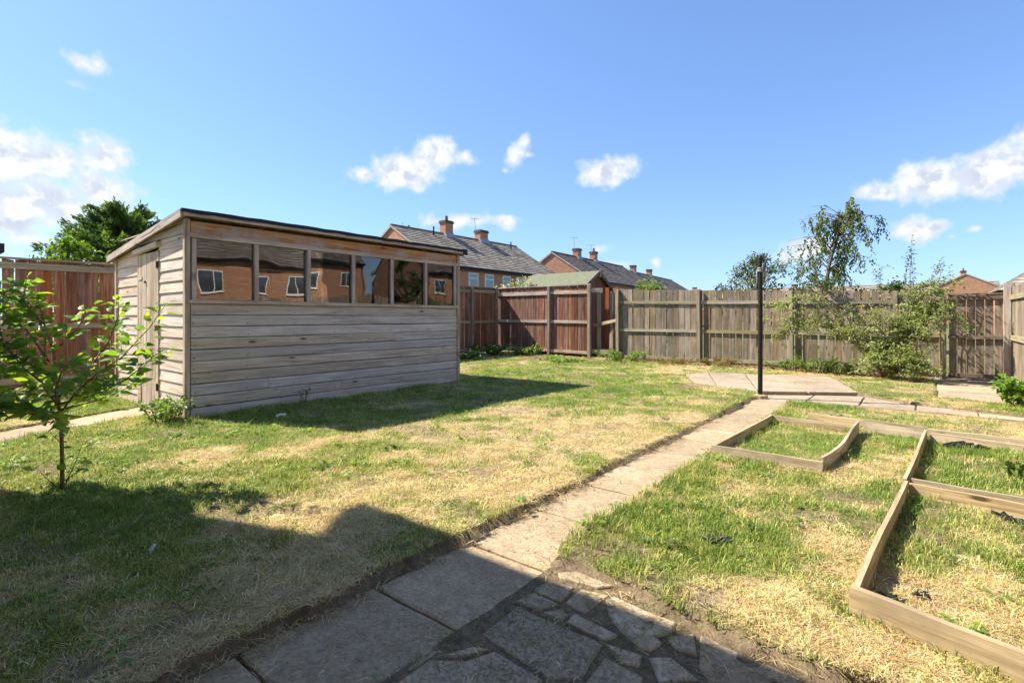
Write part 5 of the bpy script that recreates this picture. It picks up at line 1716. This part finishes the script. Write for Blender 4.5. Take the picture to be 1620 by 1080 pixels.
# ------------------------------------------------------------------ grass: one mesh of blades, thinned with distance
def grass():
    gm, g = mat('grass_blade')
    a = g.new('ShaderNodeAttribute'); a.attribute_name = 'col'
    c = a.outputs['Color']
    g.link(c, g.b.inputs['Base Color']); g.b.inputs['Roughness'].default_value = .6
    tr = g.new('ShaderNodeBsdfTranslucent'); g.link(g.mix(1.0, c, (1.2, 1.25, .7), 'MULTIPLY'), tr.inputs['Color'])
    mx = g.new('ShaderNodeMixShader'); mx.inputs[0].default_value = .3
    g.link(g.b.outputs[0], mx.inputs[1]); g.link(tr.outputs[0], mx.inputs[2]); g.link(mx.outputs[0], g.o.inputs['Surface'])
    th = R(38.617); cx, sx = math.cos(th), math.sin(th)
    NP = 3600000
    # tuft centres first, so that blades stand in clumps
    NT = NP//14
    TX = rng.uniform(FX0+.05, FX1, NT); TY = rng.uniform(-.1, FY+.1, NT)
    dep = -TX*sx+TY*cx; lat = TX*cx+TY*sx
    inview = (dep > .9) & (np.abs(lat) < dep*1.08+.5)
    pr = np.where(inview, np.clip(2.3/np.maximum(dep, .5), .05, 1)**1.45, .012)
    shed = (TX > SXB) & (TX < SX+.02) & (TY > SY0-.03) & (TY < SY1+.02)
    ok = (~shed) & (rng.random(NT) < pr)
    TX, TY, dep = TX[ok], TY[ok], dep[ok]
    tt = tint(TX, TY); bb = bare(TX, TY)
    ok = rng.random(len(TX)) > bb*.92
    TX, TY, dep, tt = TX[ok], TY[ok], dep[ok], tt[ok]
    n = len(TX)
    green = rng.random(n) < np.clip((tt-.30)*3.0, .12, .96)
    longp = np.clip(.04 + .7*((TX > -.2) & (TY > 2.3) & (TY < 6.4))*tt + .45*gauss(TX, TY, -1.1, 3.0, .6, 1.0)*tt + .45*((TX > -1.45) & (TX < -1.25))
                    + .8*np.exp(-((TX-SX-.12)/.14)**2)*((TY > SY0-.2) & (TY < SY1+.2)) + .4*gauss(TX, TY, -6.2, 12.0, 1.4, .6) + .35*gauss(TX, TY, -9.5, 1.9, 1.6, 1.0)
                    + .25*np.clip((fbm(TX*2.2, TY*2.2, 71)-.58)*8, 0, 1), 0, .9)
    lng = green & (rng.random(n) < longp)
    flat = (~green) & (rng.random(n) < .8)
    gpal = np.array(GPAL); spal = np.array(SPAL)
    C = np.where(green[:, None], gpal[rng.integers(0, len(gpal), n)], spal[rng.integers(0, len(spal), n)])
    deep = np.array([(.10, .19, .028), (.14, .245, .036), (.19, .29, .05), (.25, .33, .07)])
    dp = green & (rng.random(n) < np.clip((tt-.58)*1.8 + np.where(TX > -1.45, .28, .0) + np.where(TY < 1.6, .15, 0), 0, .75))
    C = np.where(dp[:, None], deep[rng.integers(0, 4, n)], C)
    yel = (fbm(TX*.8, TY*.8, 91)-.5)[:, None]
    C = C + np.where(green[:, None], np.array([.17, .085, .02])*np.clip(yel, -.3, .5), 0)
    C = np.clip(C*(1+rng.normal(0, .14, (n, 1))), .01, .9)
    per = 14
    def rep(v): return np.repeat(v, per, 0)
    k = n*per
    D = rep(dep); fl = rep(flat); lo = rep(lng)
    fs = np.clip((D/3.0)**.5, .9, 2.0)                       # fewer, broader blades far off
    an = rng.uniform(0, 6.283, k); q = .055*np.sqrt(rng.random(k))*np.clip(fs, 1, 1.7)
    X = rep(TX)+np.cos(an)*q; Y = rep(TY)+np.sin(an)*q
    hm = hard_mask(X, Y)
    # a little dead grass is blown over the hard edges and lies in the joints of the broken paving
    eg = np.zeros(k, bool)
    ci = np.where(hm & rep(flat))[0]
    xe, ye = X[ci], Y[ci]
    edge = ~(hard_mask(xe+.09, ye) & hard_mask(xe-.09, ye) & hard_mask(xe, ye+.09))
    eg[ci] = rng.random(len(ci)) < np.where(edge, .45, .025)
    jt = hm & inpoly(X, Y, CRAZY) & (rng.random(k) < .06)
    keep = (~hm) | eg | jt
    onhard = (eg | jt)[keep]
    X, Y, D, fl, lo, fs = X[keep], Y[keep], D[keep], fl[keep], lo[keep], fs[keep]
    Cb = rep(C)[keep]
    k = len(X)
    Z = np.where(onhard, .010, lawn_z(X, Y, np.zeros(k, bool))-.004)
    fl = fl | onhard
    Cb = np.where((onhard & (rng.random(k) < .5))[:, None], Cb*.55, Cb)
    az = rng.uniform(0, 6.283, k); dx, dy = np.cos(az), np.sin(az)
    h = np.where(fl, rng.uniform(.02, .085, k), np.where(lo, rng.uniform(.025, .07, k), rng.uniform(.010, .034, k)))*np.clip(fs, .9, 1.35)
    le = (np.abs(rng.normal(0, .75, k))+.1)*h
    w = np.where(fl, .0028, .0036)*rng.uniform(.7, 1.35, k)*fs*.5
    P = np.stack([X, Y, Z], 1); d3 = np.stack([dx, dy, np.zeros(k)], 1); s3 = np.stack([-dy, dx, np.zeros(k)], 1)*w[:, None]
    zup = np.array([0, 0, 1.0])
    P[:, 2] += np.where(fl, rng.uniform(.0, .016, k), 0)
    mid = np.where(fl[:, None], P+d3*(h*.5)[:, None]+zup*rng.uniform(0, .014, k)[:, None], P+zup*(h*.6)[:, None]+d3*(le*.35)[:, None])
    tip = np.where(fl[:, None], P+d3*h[:, None]+zup*rng.uniform(-.006, .016, k)[:, None]+s3*rng.normal(0, 6, (k, 1)), P+zup*(h*rng.uniform(.7, 1, k))[:, None]+d3*le[:, None])
    f = rng.uniform(.8, 1.2, (k, 1)); yy = rng.uniform(.92, 1.16, (k, 1))
    Cb = np.clip(Cb*f*np.concatenate([yy, np.ones((k, 1)), np.full((k, 1), .92)], 1), .008, .9)
    near = D < 4.2
    V = []; F = []; CC = []; off = 0
    i = np.where(near)[0]; m = len(i)
    V.append(np.stack([P[i]-s3[i], P[i]+s3[i], mid[i]+s3[i]*.8, mid[i]-s3[i]*.8, tip[i]], 1).reshape(-1, 3))
    b0 = np.arange(m)[:, None]*5
    F.append((b0+np.array([0, 1, 2])).astype(np.int64)); F.append(b0+np.array([0, 2, 3])); F.append(b0+np.array([3, 2, 4]))
    CC.append(np.repeat(Cb[i], 5, 0)); off = m*5
    i = np.where(~near)[0]; m2 = len(i)
    V.append(np.stack([P[i]-s3[i]*1.15, P[i]+s3[i]*1.15, tip[i]], 1).reshape(-1, 3))
    F.append(off+np.arange(m2)[:, None]*3+np.array([0, 1, 2])); CC.append(np.repeat(Cb[i], 3, 0))
    V = np.concatenate(V); F = np.concatenate(F); CC = np.concatenate(CC)
    me = bpy.data.meshes.new('grass')
    me.vertices.add(len(V)); me.vertices.foreach_set('co', V.ravel())
    me.loops.add(F.size); me.loops.foreach_set('vertex_index', F.ravel().astype(np.int32))
    me.polygons.add(len(F)); me.polygons.foreach_set('loop_start', np.arange(0, F.size, 3))
    me.update()
    me.attributes.new('col', 'FLOAT_COLOR', 'POINT').data.foreach_set('color', np.concatenate([CC, np.ones((len(CC), 1))], 1).ravel().astype(np.float32))
    me.materials.append(gm)
    ob = link('grass', me)
    tag(ob, 'short green and straw-coloured grass blades over the lawn', 'grass', None, 'stuff')
    print('grass blades', k, 'near', m, 'tris', len(F))
GPAL = [(.185, .24, .055), (.27, .325, .075), (.375, .41, .115), (.47, .475, .165), (.23, .295, .065), (.54, .515, .215)]
SPAL = [(.60, .47, .27), (.68, .56, .35), (.52, .38, .21), (.73, .63, .43), (.48, .36, .19), (.58, .54, .25)]
grass()


def leaf_litter():
    n = 2600
    X = np.concatenate([rng.uniform(-6.6, .1, n-700), rng.uniform(-10.4, -7.0, 700)]); Y = np.concatenate([FY-.15-np.abs(rng.normal(0, .42, n-700)), 12.0+rng.normal(0, .45, 700)])
    ok = (Y < FY-.06) & (~inpoly(X, Y, APRON))
    X, Y = X[ok], Y[ok]; n = len(X)
    Z = lawn_z(X, Y, np.zeros(n, bool))+rng.uniform(.0, .02, n)
    Z = np.where(inpoly(X, Y, PATIO), .068, Z)
    D = rnd_dirs(n)*np.array([1, 1, .25]); U = rnd_dirs(n)*.5+np.array([0, 0, 1.])
    C = palette(n, [(.30, .17, .08), (.22, .13, .07), (.40, .27, .15), (.16, .09, .05), (.34, .28, .16)])
    me = leaf_mesh('leaf_litter', np.stack([X, Y, Z], 1), D, U, rng.uniform(.03, .075, n), .55, C, M['leaf'])
    tag(link('leaf_litter', me), 'dry brown leaf litter along the foot of the back fence', 'leaves', None, 'stuff')
leaf_litter()


def lawn_weeds():
    """flat rosettes of clover, plantain and dandelion in the turf"""
    nt = 900
    X = rng.uniform(FX0+.2, FX1-.1, nt*6); Y = rng.uniform(.2, FY-.6, nt*6)
    ok = (~hard_mask(X, Y)) & ~((X > SXB-.05) & (X < SX+.1) & (Y > SY0-.1) & (Y < SY1+.1)) & (rng.random(nt*6) < np.clip(tint(X, Y)*1.1-.1+.5*gauss(X, Y, -7, 10.5, 2.5, 2.0), .02, 1)*.4)
    X, Y = X[ok], Y[ok]; n = len(X); per = 9
    an = rng.uniform(0, 6.283, n*per); q = rng.random(n*per)**.7*.05
    PX = np.repeat(X, per)+np.cos(an)*q; PY = np.repeat(Y, per)+np.sin(an)*q
    Z = lawn_z(PX, PY, np.zeros(n*per, bool))+rng.uniform(.004, .026, n*per)
    D = np.stack([np.cos(an), np.sin(an), rng.uniform(-.05, .35, n*per)], 1)
    U = rnd_dirs(n*per)*.35+np.array([0, 0, 1.])
    sz = np.repeat(rng.uniform(.018, .055, n), per)*rng.uniform(.7, 1.2, n*per)
    C = np.repeat(palette(n, [(.14, .23, .04), (.19, .29, .06), (.11, .19, .04), (.25, .33, .09)]), per, 0)*rng.uniform(.8, 1.2, (n*per, 1))
    me = leaf_mesh('lawn_weeds', np.stack([PX, PY, Z], 1), D, U, sz, .62, np.clip(C, .01, .9), M['leaf'])
    tag(link('lawn_weeds', me), 'low broad-leaved weeds and clover dotted through the lawn', 'weeds', None, 'stuff')
lawn_weeds()
